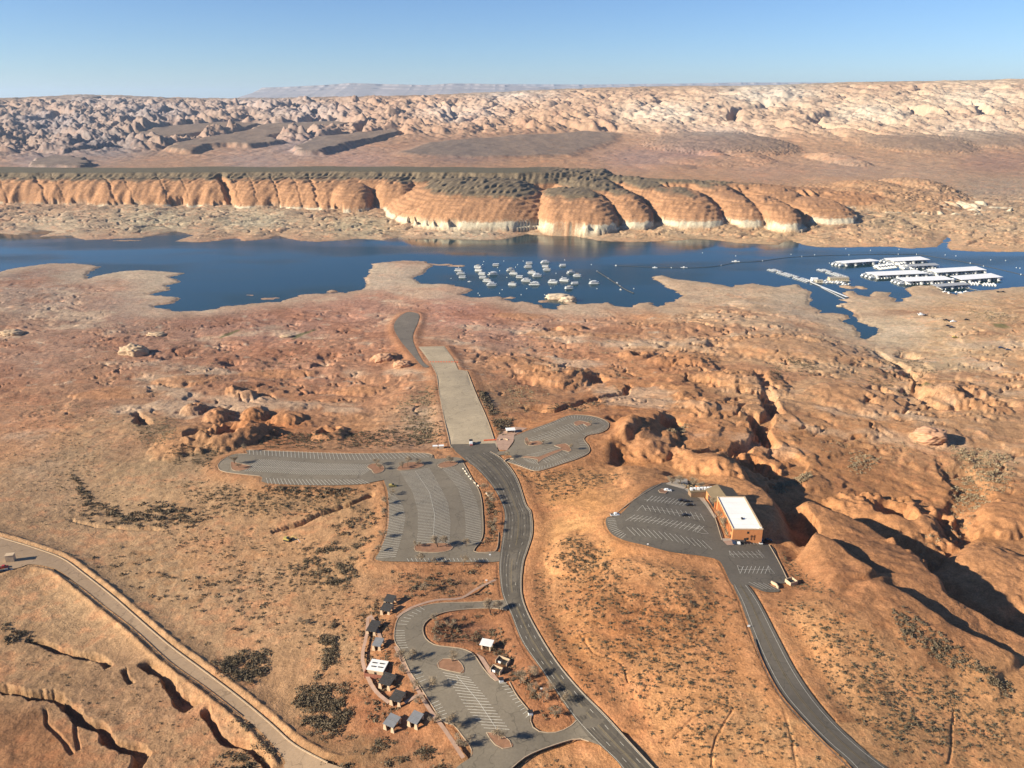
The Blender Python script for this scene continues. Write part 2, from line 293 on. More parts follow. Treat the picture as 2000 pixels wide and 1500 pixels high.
def mesa(x, y, h):
    u = x/y; m = np.zeros(x.shape)
    wob = 14*fbm(x, y*0.4, 60, 3, 51)+6*perlin(x/22, y/60, 53)
    zr = np.interp(u, RIMU, rimw[:,1]); zb = np.interp(u, BASU, basw[:,1])
    t = (y+wob-zb)/np.maximum(zr-zb, 20)
    back = zr+165+30*perlin(x/200, y/200, 5)
    top = np.clip(t, 0, 1); f = np.where(top < .8, 0.86*(1-(1-top/.8)**2.0), 0.86+0.14*(top-.8)/.2)
    hm = 16+(MESA_H-16)*f - np.clip((y-back)/70, 0, 1)*45
    hm = hm-smooth(-.10, 0.0, u-RIMU[-1])*9-smooth(-.005, 0.05, u-RIMU[-1])*90
    hm = np.where(t > 0, hm, -50)
    for (l, r, fy, ht, run, sk) in BUT:
        c = at_z((l+r)/2, fy, 16.0); hw = (r-l)/2/1500*c[1]*1.34
        dy = y-c[1]+4; s = np.clip(dy/run, 0, 1); xx = (x-c[0]-sk*np.clip(dy, 0, run)+(9*fbm(x, y, 50, 2, hash_(l)))*min(1, hw/60))/hw
        rr = (1-s)**2.6+np.where(xx > 0, np.abs(xx)**3.6, np.abs(xx)**2.1)
        back2 = np.clip((dy-run*1.15)/160, 0, 1)
        b = 14+(ht-14)*np.clip(1-rr, 0, 1)**0.72 - back2*40
        hm = np.maximum(hm, np.where((rr < 1) & (dy > 0), b, -50))
    d_, s__, fr_ = pdist(CRW, x, y); hc = np.interp(fr_, np.linspace(0, 1, len(CRH)), CRH)
    hm = np.maximum(hm, np.where(d_ < 220, 12+(hc-12)*np.exp(-(np.maximum(d_-18, 0)/95)**1.8)+5*np.abs(perlin(x/26, y/60, 67))*4*smooth(20, 80, d_)-6*smooth(20, 80, d_), -50))
    for k, (cx, cw) in enumerate(CLEFT):
        us = (cx-1000)/1500/(cP+(750-400)/1500*sP)+.004*perlin(y/30, u*0, k+80)-(t-.1)*.012; q = np.abs(u-us)/(cw/1500*.5)
        hm = hm-np.where(hm > 18, (.8+cw*(.55 if cw < 12 else 1.1))*smooth(1.6, 0, q)*smooth(1.02, .8, t)*smooth(-.02, .1, t), 0)
    for k, (cx, cw) in enumerate(CAVES):
        us = (cx-1000)/1500/(cP+(750-436)/1500*sP); ww = cw/1500*1.25; q = np.abs(u-us+.002*perlin(y/12, u*0, k+70))/ww
        m_ = (q < 1.2) & (hm > 14)
        hm[m_] = np.where(hm[m_] < np.where(us < -.2, 34, 25)+3*(k % 3), hm[m_]*(smooth(.75, 1.1, q[m_]))+(14)*(1-smooth(.75, 1.1, q[m_])), hm[m_])
    hm = hm+np.where(hm > 14, 3.2*fbm(x-y*.3, y*.6, 45, 3, 57)+1.1*perlin((x-.3*y)/9, y/40, 58), 0)*smooth(95.5, 88, hm)
    gully = np.maximum(0, np.abs(perlin((x-.2*y)/17, y/110, 59))*4.5)*smooth(68, 80, hm)*smooth(95, 90, hm)
    hm = hm-gully
    tb = hm/6.5+.35*perlin(x/90, y/90, 56); rb = tb-np.floor(tb); hm = np.where((hm > 24) & (hm < 90), hm+(smooth(.5, .95, rb)-rb)*6.5*.42, hm)
    r = np.maximum(h, hm); return r, smooth(-0.5, 2.0, hm-h)
# grey table-lands behind it: polygon px, height, edge steepness
TAB = [([(259,272),(315,254),(451,244),(500,247),(480,254),(400,263),(330,274),(290,278)],20,26),
 ([(335,297),(350,287),(400,277),(440,270),(490,261),(520,248),(650,243),(680,246),(658,252),(590,261),(512,272),(548,282),(520,285),(486,289),(450,287),(400,290),(370,300)],20,26),
 ([(580,295),(620,275),(770,259),(780,263),(728,276),(700,281),(620,303),(590,302)],22,22),
 ([(790,303),(850,281),(1000,269),(1150,261),(1195,264),(1190,276),(1140,291),(1100,306),(950,309),(850,307)],12,50),
 ([(60,330),(75,316),(105,309),(150,313),(172,324),(160,331)],14,12)]
TABW = [(W2(p), h, wd) for p, h, wd in TAB]
# rounded hills: px, py, rx px, ry px, height m, exponent, colour key
HILLS = [(1405,285,150,22,40,2,'b'),(1790,284,110,16,26,2,'b'),(1950,278,120,12,22,2,'b'),(1400,316,110,9,16,2.2,'o'),(1395,306,26,6,18,2,'o'),(1462,308,40,7,18,1.6,'o'),(1500,320,45,6,10,2,'o'),(1632,314,42,10,26,1.7,'o'),(1600,312,16,4,10,2,'o'),(1300,326,60,5,8,2,'o'),
 (1720,376,150,18,20,2.4,'o'),(1790,366,60,14,22,2,'o'),(1690,372,60,8,10,2,'o'),(1740,400,120,14,12,2.2,'o'),(1650,350,80,5,5,2,'t'),(1850,340,90,6,5,2,'t'),
 (1265,850,70,38,9,2.4,'o'),(1200,835,45,20,7,2,'o'),(1410,910,85,34,10,2,'o'),(1300,1130,120,55,3,2,'o'),(1130,1070,60,40,3,2,'o'),(1250,930,60,20,4,2,'o'),
(1740,1030,120,50,13,2.4,'o'),(1900,1120,160,60,9,2,'o'),(1940,1010,90,34,9,2.3,'o'),(1820,852,28,12,6,3,'o'),(1860,760,70,26,5,2.3,'o'),(1900,780,50,20,5,2.4,'o'),(1680,775,90,22,4,2,'o'),
 (1460,740,80,26,6,2,'o'),(1390,790,70,20,5,2,'o'),(1340,700,70,14,5,2,'o'),(1560,680,160,26,5,2,'o'),(1090,735,85,18,7,2.2,'o'),(1050,715,50,10,4,2,'o'),(1010,700,60,8,3,2,'o'),
 (420,812,34,12,6,2,'o'),(372,800,26,10,6,2,'o'),(455,850,75,26,9,2.3,'o'),(365,855,60,30,5,2,'o'),(560,815,40,12,5,2,'o'),(500,808,26,9,5,2,'o'),(650,842,45,14,5,2,'o'),(475,765,40,10,5,2,'o'),(540,730,80,8,3,2,'o'),(360,740,70,10,3,2,'o'),(230,765,80,10,3,2,'o'),
 (752,697,22,8,5,3,'o'),(790,709,24,7,5,3,'o'),(700,760,50,9,3,2,'o'),(1080,650,70,8,4,2,'o'),(1110,640,40,5,4,2,'o'),(1180,655,50,6,4,2,'o'),(1020,615,60,5,3,2,'o'),(1240,690,40,7,6,2,'o'),(1590,662,30,10,4,2.4,'t'),(1640,628,24,5,4,2.4,'t'),(1675,650,20,9,5,2.6,'t'),(1560,610,50,10,3,2,'t'),(1710,640,30,12,4,2.4,'t')]
# pits and undercut hollows: px, py, rx, ry, depth
PITS = [(385,852,22,10,8),(440,846,40,14,10),(640,842,22,9,7),(570,884,18,4,4),(740,884,12,5,3),(1468,905,42,15,16),(1745,1010,40,22,11),(1735,1070,28,20,12),(1308,815,26,9,9),(1210,818,30,7,5),(1505,787,14,20,9),(1485,830,16,26,9),(1500,860,20,10,6),
 (1775,690,24,6,7),(1790,728,28,9,7),(1795,763,34,9,7),(1905,775,34,12,8),(1720,760,26,8,6),(1050,792,22,4,5),(630,712,22,6,6),(455,707,26,5,5),(330,696,20,5,4),(640,694,24,6,4),(480,762,22,6,5),(1245,692,16,5,5),(1395,672,14,4,5),(1100,735,0.1,0.1,0.1),(1165,737,24,7,6),(1080,642,16,4,5),(1150,640,14,4,3),(1750,660,14,4,4),(1660,630,12,4,3),(20,645,16,4,3),(190,617,16,4,3)]
# washes and gullies: polyline px, half width m, depth m
WASH = [([(-40,1338),(20,1345),(90,1357),(140,1378),(165,1400),(200,1430),(240,1452),(272,1468),(262,1500),(240,1540)],2.3,6.5),
 ([(50,1242),(110,1262),(160,1275),(205,1285),(214,1294)],1.6,4.2),([(284,1290),(320,1315),(345,1345),(372,1370),(380,1376)],2.2,5.5),([(400,1380),(415,1402),(425,1430),(450,1442),(500,1465),(530,1500)],1.7,4.5),
 ([(245,1300),(250,1318),(258,1330)],1.2,2.5),([(85,1380),(90,1410),(115,1430),(140,1470)],.8,1.2),([(150,1400),(145,1430),(150,1460)],.8,1.2),([(135,1010),(200,1025),(310,1032)],1.2,1.2),
 ([(525,1035),(575,1022),(630,1000),(690,980),(725,962)],2.0,3.0),([(1020,790),(1070,800),(1120,790),(1170,775),(1215,765),(1230,745)],4,4),([(1500,760),(1505,790),(1490,830),(1470,860),(1420,880),(1360,900)],5,6),([(1480,720),(1500,760)],5,4),([(1700,672),(1740,700),(1790,730),(1800,770),(1850,795),(1900,790),(2000,790)],5,4),
 ([(1390,1500),(1400,1440),(1420,1400),(1435,1380)],.5,.4),([(1470,1110),(1480,1220),(1490,1300)],.5,.3),([(1860,1400),(1850,1500)],.5,.4),([(1480,1300),(1520,1350),(1560,1500)],.5,.3),([(1230,1330),(1210,1290),(1160,1270),(1130,1230)],.5,.4),([(1300,1450),(1350,1400),(1395,1372)],.5,.4),
 ([(1760,1090),(1830,1075),(1870,1040),(1880,1000),(1900,960),(1860,900)],11,4),([(1850,470),(1840,455),(1800,440),(1770,425)],12,3),
 ([(715,412),(700,380),(680,350)],8,10),([(830,705),(815,690),(805,668)],3,4),([(260,800),(275,815),(290,825)],4,6),([(1530,930),(1560,900),(1500,880)],8,3)]
# asymmetric ridges: polyline px, rise, left reach, right reach
RIDGE = [([(1370,908),(1430,935),(1482,962),(1500,995),(1508,1040),(1520,1062)],6,24,17),([(1535,1000),(1575,1005),(1610,1025),(1680,1060),(1740,1100),(1800,1155),(1860,1215),(1930,1262),(2020,1300),(2150,1345)],15,100,17),
 ([(1530,1045),(1600,1085),(1660,1130),(1700,1160)],3,30,9),([(1690,1165),(1760,1210),(1830,1260),(1900,1300),(1980,1340)],3,30,9),
 ([(1185,805),(1203,838),(1180,870),(1155,895)],4,30,16),([(1290,795),(1250,845),(1240,860)],3,30,14)]
def px_rates(px, py):
    w = at(px, py); a = at(px+2, py); b = at(px, py-2); return w, abs(a[0]-w[0])/2, math.hypot(b[1]-w[1], b[0]-w[0])/2
HW_ = [(px_rates(p[0], p[1]), p) for p in HILLS]; PW_ = [(px_rates(p[0], p[1]), p) for p in PITS]
WW_ = [(W2(spline(l, 5)), w, d) for l, w, d in WASH]; RG_ = [(W2(spline(l, 4)), *q) for l, *q in RIDGE]
def height(x, y):
    """full terrain height; also returns mask arrays used by the ground material"""
    sh = x.shape; h = base(x, y).astype(np.float64); far = smooth(2300, 3200, y)
    sd_ = lsamp(x, y); rd = nsamp(RD_ALL, x, y)
    hillm = np.zeros(sh); tabm = np.zeros(sh); slick = np.zeros(sh)
    px, py = to_px(x, y, h)
    # ---- near country
    near = y < 2500
    free = smooth(2, 26, rd)
    X, Y = x+14*perlin(x/60, y/60, 71), y+14*perlin(x/60, y/60, 72)
    rough = np.clip(IDW_rough(x, y), 0, 3)
    d1 = billow(X, Y, 62, 3, 3)*3.4+billow(X, Y*1.6, 21, 3, 9)*1.25
    d2 = fbm(x, y, 9, 3, 15)*0.5
    wild = smooth(560, 660, y)*smooth(1500, 1300, y)+smooth(120, 260, x)*smooth(420, 520, y)*.6
    pat = smooth(-.25, .3, fbm(x, y, 110, 2, 17))*.85+.15
    cr = np.clip(1-np.abs(perlin(X/58+.3*perlin(x/14, y/14, 20), Y/30, 16))*8.5, 0, 1)**1.5*smooth(-.1, .2, perlin(x/80, y/80, 18))
    st = perlin(X/48+.2*Y/48, Y/20, 19); st = st-.55*np.floor(st*3+.5)/3
    d1 = d1*(1+.25*wild*pat)-.7*wild*billow(X, Y*1.6, 21, 3, 9)*1.25+wild*(-6.5*cr+1.9*st*pat+6.5*billow(X, Y*1.4, 130, 2, 24)*.8)
    det = rough*d1+(0.6+rough)*d2
    h = h-np.where(near, 1.6*smooth(1, 14, rd), 0)
    h = h+np.where(near, det*free, 0)
    for (w, ax, ay), (hx, hy, rx, ry, H, e, ck) in HW_:
        RX = rx*ax; RY = ry*ay; m = (np.abs(x-w[0]) < RX*1.5) & (np.abs(y-w[1]) < RY*1.5)
        if not m.any(): continue
        xm, ym = X[m]-w[0], Y[m]-w[1]; wn = .16*perlin(x[m]/11, y[m]/11, 65)+.12*perlin(x[m]/5, y[m]/5, 66); q = np.sqrt(((x[m]-w[0])*.4+xm*.6)**2/RX**2+((y[m]-w[1])*.4+ym*.6)**2/RY**2)*(1+wn*(1.0 if hy > 500 else .4))
        b = np.clip(1-q**e, 0, 1)**0.8
        h[m] += H*b*smooth(0, 20, rd[m]); hillm[m] = np.maximum(hillm[m], np.clip(b*3, 0, 1)*(1 if ck == 'o' else (-1 if ck == 'b' else 0)))
        if ck == 'b': tabm[m] = np.maximum(tabm[m], np.clip(b*2, 0, 1)*.7)
    for L, rise, lr, rr in RG_:
        R_ = max(lr*2, rr*5); m = (x > L[:,0].min()-R_) & (x < L[:,0].max()+R_) & (y > L[:,1].min()-R_) & (y < L[:,1].max()+R_)
        if not m.any(): continue
        d, s, fr = pdist(L, x[m]+4*perlin(x[m]/18, y[m]/18, 31), y[m]+4*perlin(x[m]/18, y[m]/18, 32)); 
        s = -s; r_ = d/rr; b = np.where(s < 0, np.exp(-(d/lr*1.3)**2), np.where(r_ < 1, 1-2.0*r_*r_*(3-2*r_), -1.0*np.clip(1-(r_-1)/4, 0, 1)**2))*smooth(0, .12, fr)*smooth(1, .9, fr)
        h[m] += rise*b*smooth(2, 22, rd[m]); hillm[m] = np.maximum(hillm[m], np.clip(b, 0, 1))
    for (w, ax, ay), (hx, hy, rx, ry, D) in PW_:
        RX = rx*ax; RY = ry*ay; m = (np.abs(x-w[0]) < RX*1.4+6) & (np.abs(y-w[1]) < RY*1.4+6)
        if not m.any(): continue
        q = np.sqrt(((x[m]-w[0])/RX)**2+((y[m]-w[1])/RY)**2)+0.25*perlin(x[m]/7, y[m]/7, 44)
        h[m] -= D*smooth(1.12, .5, q)*smooth(0, 10, rd[m])
    for L, hw, D in WW_:
        m = (x > L[:,0].min()-hw*3) & (x < L[:,0].max()+hw*3) & (y > L[:,1].min()-hw*3) & (y < L[:,1].max()+hw*3)
        if not m.any(): continue
        wa = min(hw, 3)*.7; xm = x[m]+wa*(1.8*perlin(x[m]/14, y[m]/14, 61)+.45*perlin(x[m]/4, y[m]/4, 63)+.2*perlin(x[m]/1.7, y[m]/1.7, 68)); ym = y[m]+wa*(1.8*perlin(x[m]/14, y[m]/14, 62)+.45*perlin(x[m]/4, y[m]/4, 64)+.2*perlin(x[m]/1.7, y[m]/1.7, 69))
        d, s, fr = pdist(L, xm, ym); h[m] -= D*smooth(hw*1.3, hw*.6, d)*smooth(1, 5, rd[m])*smooth(0,.06,fr)*smooth(1,.94,fr)
    # ---- bedding ledges: the slopes step down in thin benches
    def bench(h_, step, k_, ph):
        t_ = h_/step+ph; f_ = np.floor(t_); r_ = t_-f_; return (f_+smooth(.55, .95, r_)-ph)*step*k_+h_*(1-k_)
    kb = np.clip(smooth(520, 640, y)*.8+smooth(100, 200, x)*smooth(430, 500, y)*.7, 0, .8)*smooth(8, 40, rd)*(y < 2600)*smooth(-.25, .25, perlin(x/120, y/120, 34)+.2)
    ph_ = .8*perlin(x/50, y/50, 35)+.25*perlin(x/12, y/12, 36)
    h = np.where(kb > 0, bench(h, 2.6, kb, ph_), h)
    # ---- shoreline
    sn = sd_+ (12*fbm(x, y*2.0, 90, 4, 21, .6)+4.0*perlin(x/14, y/7, 22))*smooth(0, 12, np.abs(sd_)+np.where((x > 350) & (y < 1400), 5, 8.5))
    lake = (y > LY0+10) & (y < LY1-10)
    k = smooth(-2, 130, sn)
    ledge = 0.05*np.clip(sn, 0, 60)+1.2*smooth(0, 6, sn)
    h = np.where(lake & (sd_ > -20), np.maximum(h, 0.6)*k+ledge*(1-k)+0.25*np.where(sn > 0, 1, -8)*0, h)
    h = np.where(lake & (sn < 0), np.maximum(sn*.12, -8), np.where(lake, np.maximum(h, 0.3), h))
    # ---- foot of the far cliffs: overlapping slabs
    foot = smooth(1500, 1640, y)*smooth(2500, 2200, y)*smooth(5, 50, sn)
    h = h+foot*(billow(X-.8*Y, Y, 80, 4, 83, .45)*5.0+np.abs(perlin((X-Y)/80, (Y)/26, 84))*6.0-3.0*smooth(.12, 0, np.abs(perlin((X-.6*Y)/50, Y/24, 85))))
    h = np.where(foot > 0, bench(h, 3.6, .45*foot, ph_), h)
    # ---- slickrock country
    ms = y > 2300
    if ms.any():
        xs, ys, hs = x[ms], y[ms], h[ms]; pxs = px[ms]
        st = np.interp(pxs, [-600,0,300,700,1100,1300,1600,2000,2600],[2900,2900,3250,3900,4300,4250,4050,4050,4050])
        amp = smooth(0, 500, ys-st)
        xw = xs+130*fbm(xs, ys, 500, 2, 91); yw = ys+130*fbm(xs, ys, 500, 2, 92)
        f1, id1 = worley(xw+yw*.35, yw*.8, 190, 93); f2, id2 = worley(xw+yw*.3, yw*.8, 66, 94)
        f3, id3 = worley(xw+yw*.3, yw*.8, 40, 96)
        dome = (np.sqrt(np.clip(1-f1*1.1, 0, 1))-.6)*64*(.3+id1*1.3)+(np.sqrt(np.clip(1-f2*1.1, 0, 1))-.6)*30*(.3+id2*1.4)+(np.sqrt(np.clip(1-f3, 0, 1))-.6)*15
        cut = -55*smooth(.12, .0, np.abs(perlin(xw/520+yw/900, yw/700, 97)))*smooth(0, 600, ys-st)
        top = smooth(7000, 5700, ys)*0.8+.2
        hs = hs+amp*smooth(1500, -1500, xs)*.35*(dome+20*billow(xs+.7*ys, ys*.7, 150, 3, 104))*top+amp*(dome*.72+cut+16*fbm(xs+.5*ys, ys, 60, 4, 98, .6)+26*billow(xs+.7*ys, ys*.7, 150, 4, 104, .62))*top+(1-amp)*(1.5+4*smooth(2500,3300,ys))*(billow(xs, ys, 120, 3, 99)+.3*fbm(xs,ys,20,2,100))
        slick[ms] = amp
        for P, th, wd in TABW:
            m2 = (xs > P[:,0].min()-300) & (xs < P[:,0].max()+300) & (ys > P[:,1].min()-300) & (ys < P[:,1].max()+300)
            if not m2.any(): continue
            d = sdist(P, xs[m2]+26*fbm(xs[m2], ys[m2], 90, 3, 101, .6), ys[m2]+50*fbm(xs[m2], ys[m2], 110, 3, 102, .6))
            bb = base(xs[m2], ys[m2])+7.0*fbm(xs[m2], ys[m2]*.7, 150, 5, 103, .6); k_ = smooth(wd*2.0, 0, d); hs[m2] = hs[m2]*(1-smooth(wd*3, wd, d))+bb*smooth(wd*3, wd, d)+th*k_**1.5
            z = tabm[ms]; z[m2] = np.maximum(z[m2], smooth(wd*1.2, -2, d)); tabm[ms] = z
            z = slick[ms]; z[m2] *= 1-smooth(wd*1.5, 0, d); slick[ms] = z
        h[ms] = hs
    mm = (y > 1560) & (y < 2700) & (sn > 4); mesam = np.zeros(sh)
    if mm.any():
        a, b = mesa(x[mm], y[mm], h[mm]); h[mm] = a; mesam[mm] = b
    # ---- under the paving
    flat = base(x, y)-0.35; hb = base(x, y)
    dirt = nsamp(RD['dirt'], x, y)
    h = np.where(rd < 1.2, flat, np.where(rd < 8, h*smooth(1.2, 8, rd)+(hb-.1)*(1-smooth(1.2, 8, rd)), h))
    berm = np.exp(-((dirt-3.2)/1.3)**2)*(0.9+.5*perlin(x/5, y/5, 33)); h = h+np.where(dirt > 0.8, berm, 0)*smooth(1.2, 2.2, rd)
    return h, dict(sn=sn, rd=rd, hill=hillm, tab=tabm, slick=slick, mesa=mesam, rough=rough, dirt=dirt)
# roughness and colour of the ground, surveyed points: px, py, rough, r, g, b (sRGB 0-255)
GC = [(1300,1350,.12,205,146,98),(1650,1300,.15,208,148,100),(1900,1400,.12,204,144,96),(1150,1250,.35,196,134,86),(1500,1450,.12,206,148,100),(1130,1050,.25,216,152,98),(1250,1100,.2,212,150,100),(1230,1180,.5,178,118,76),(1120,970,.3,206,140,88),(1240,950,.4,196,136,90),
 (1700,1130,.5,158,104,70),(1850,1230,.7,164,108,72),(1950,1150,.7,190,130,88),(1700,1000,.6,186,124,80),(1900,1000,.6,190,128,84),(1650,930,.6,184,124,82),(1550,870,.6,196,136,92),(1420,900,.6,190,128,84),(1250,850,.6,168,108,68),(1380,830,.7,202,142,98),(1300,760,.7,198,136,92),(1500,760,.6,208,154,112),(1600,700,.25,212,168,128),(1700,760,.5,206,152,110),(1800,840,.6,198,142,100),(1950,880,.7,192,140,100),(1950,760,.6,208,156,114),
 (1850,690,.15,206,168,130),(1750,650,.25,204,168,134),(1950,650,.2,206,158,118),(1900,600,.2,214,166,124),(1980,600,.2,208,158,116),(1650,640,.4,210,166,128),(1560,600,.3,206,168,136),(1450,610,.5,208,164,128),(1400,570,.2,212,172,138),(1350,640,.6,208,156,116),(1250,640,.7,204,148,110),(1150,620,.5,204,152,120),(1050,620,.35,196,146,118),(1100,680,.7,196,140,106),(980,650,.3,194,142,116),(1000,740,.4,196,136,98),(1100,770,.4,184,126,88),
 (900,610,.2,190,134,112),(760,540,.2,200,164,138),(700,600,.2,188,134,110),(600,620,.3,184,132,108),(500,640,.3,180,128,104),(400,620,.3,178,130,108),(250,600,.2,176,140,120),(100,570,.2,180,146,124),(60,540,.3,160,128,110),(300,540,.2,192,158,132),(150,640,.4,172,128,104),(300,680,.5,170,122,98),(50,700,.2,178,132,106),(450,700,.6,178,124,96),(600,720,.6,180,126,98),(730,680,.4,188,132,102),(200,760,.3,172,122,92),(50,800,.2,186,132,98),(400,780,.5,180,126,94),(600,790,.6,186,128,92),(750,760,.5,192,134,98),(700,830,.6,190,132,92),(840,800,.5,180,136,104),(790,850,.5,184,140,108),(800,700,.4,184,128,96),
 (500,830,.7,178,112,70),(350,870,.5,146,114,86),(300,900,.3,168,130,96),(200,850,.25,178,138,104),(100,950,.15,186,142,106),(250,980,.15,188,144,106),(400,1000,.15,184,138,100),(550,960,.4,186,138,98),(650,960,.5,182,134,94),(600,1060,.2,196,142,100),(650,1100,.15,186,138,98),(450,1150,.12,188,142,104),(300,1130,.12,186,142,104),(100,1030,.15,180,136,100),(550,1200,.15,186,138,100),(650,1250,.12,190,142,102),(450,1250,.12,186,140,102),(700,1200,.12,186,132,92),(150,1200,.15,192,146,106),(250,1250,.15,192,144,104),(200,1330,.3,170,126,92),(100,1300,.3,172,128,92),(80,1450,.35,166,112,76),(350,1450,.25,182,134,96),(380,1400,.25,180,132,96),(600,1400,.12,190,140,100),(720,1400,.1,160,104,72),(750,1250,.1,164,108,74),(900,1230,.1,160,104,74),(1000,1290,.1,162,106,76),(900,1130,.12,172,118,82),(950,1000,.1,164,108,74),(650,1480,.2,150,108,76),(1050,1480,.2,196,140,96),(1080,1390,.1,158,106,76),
 (1060,930,.3,204,140,92),(1000,860,.2,176,118,80),(950,780,.3,150,112,82),(1090,815,.4,196,136,92),
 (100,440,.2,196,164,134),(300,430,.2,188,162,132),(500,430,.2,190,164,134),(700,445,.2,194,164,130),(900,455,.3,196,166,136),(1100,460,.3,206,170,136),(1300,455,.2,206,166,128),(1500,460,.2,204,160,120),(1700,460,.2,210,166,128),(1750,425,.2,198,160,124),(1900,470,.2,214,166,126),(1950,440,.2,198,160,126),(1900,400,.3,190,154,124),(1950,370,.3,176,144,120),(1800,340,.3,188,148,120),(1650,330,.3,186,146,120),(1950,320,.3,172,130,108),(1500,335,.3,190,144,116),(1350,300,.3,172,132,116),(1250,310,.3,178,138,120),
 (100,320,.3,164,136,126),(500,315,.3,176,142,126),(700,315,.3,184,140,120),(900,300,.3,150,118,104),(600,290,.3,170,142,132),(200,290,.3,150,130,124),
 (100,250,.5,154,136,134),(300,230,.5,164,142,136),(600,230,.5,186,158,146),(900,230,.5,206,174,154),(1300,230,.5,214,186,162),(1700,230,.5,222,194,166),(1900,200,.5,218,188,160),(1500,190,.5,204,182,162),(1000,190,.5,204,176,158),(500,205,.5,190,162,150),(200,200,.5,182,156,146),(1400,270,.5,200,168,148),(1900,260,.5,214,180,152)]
GC = np.array(GC, float)
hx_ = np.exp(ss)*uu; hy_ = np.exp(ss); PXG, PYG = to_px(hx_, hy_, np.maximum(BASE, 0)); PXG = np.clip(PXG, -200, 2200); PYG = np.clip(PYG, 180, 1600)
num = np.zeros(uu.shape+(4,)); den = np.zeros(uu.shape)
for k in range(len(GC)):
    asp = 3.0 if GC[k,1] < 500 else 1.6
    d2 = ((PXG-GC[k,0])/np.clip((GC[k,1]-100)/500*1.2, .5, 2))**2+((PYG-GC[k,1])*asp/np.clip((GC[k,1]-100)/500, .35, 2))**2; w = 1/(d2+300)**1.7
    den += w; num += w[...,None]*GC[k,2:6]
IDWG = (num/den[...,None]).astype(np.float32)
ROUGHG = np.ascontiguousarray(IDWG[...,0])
def IDW_rough(x, y): return gsamp(ROUGHG, x, y)
# ------------------------------------------------------------------ the ground sheet
QF = 1.0
def py_of(y, hh=45.0): return 750-1500*math.tan(PITCH-math.atan((CAMH-hh)/y))
rows = [185.0]
while rows[-1] < 60000:
    y = rows[-1]; g = abs(py_of(y+1)-py_of(y)); d = 1.9*QF/max(g, 1e-9)
    d = min(d, 3.2*QF) if y < 2350 else min(d, 8.5*QF if y < 7600 else (y-7600)*.05+9)
    if y < 218: d = 1.0
    rows.append(y+d)
ROWS = np.array(rows)
inn = np.linspace(-.90, .90, int(1400/QF)); o = .90+np.cumsum(np.linspace(.002, .03, 60)); COLS = np.r_[-o[::-1], inn, o]
R, C = len(ROWS), len(COLS); print('terrain', R, C, R*C)
GY, GX = np.meshgrid(ROWS, COLS, indexing='ij'); GX = GX*GY
H = np.zeros((R, C), np.float32); MK = {k: np.zeros((R, C), np.float32) for k in ('sn','rd','hill','tab','slick','mesa','rough','dirt')}
for i in range(0, R, 120):
    hh, mk = height(GX[i:i+120], GY[i:i+120]); H[i:i+120] = hh
    for k in MK: MK[k][i:i+120] = mk[k]
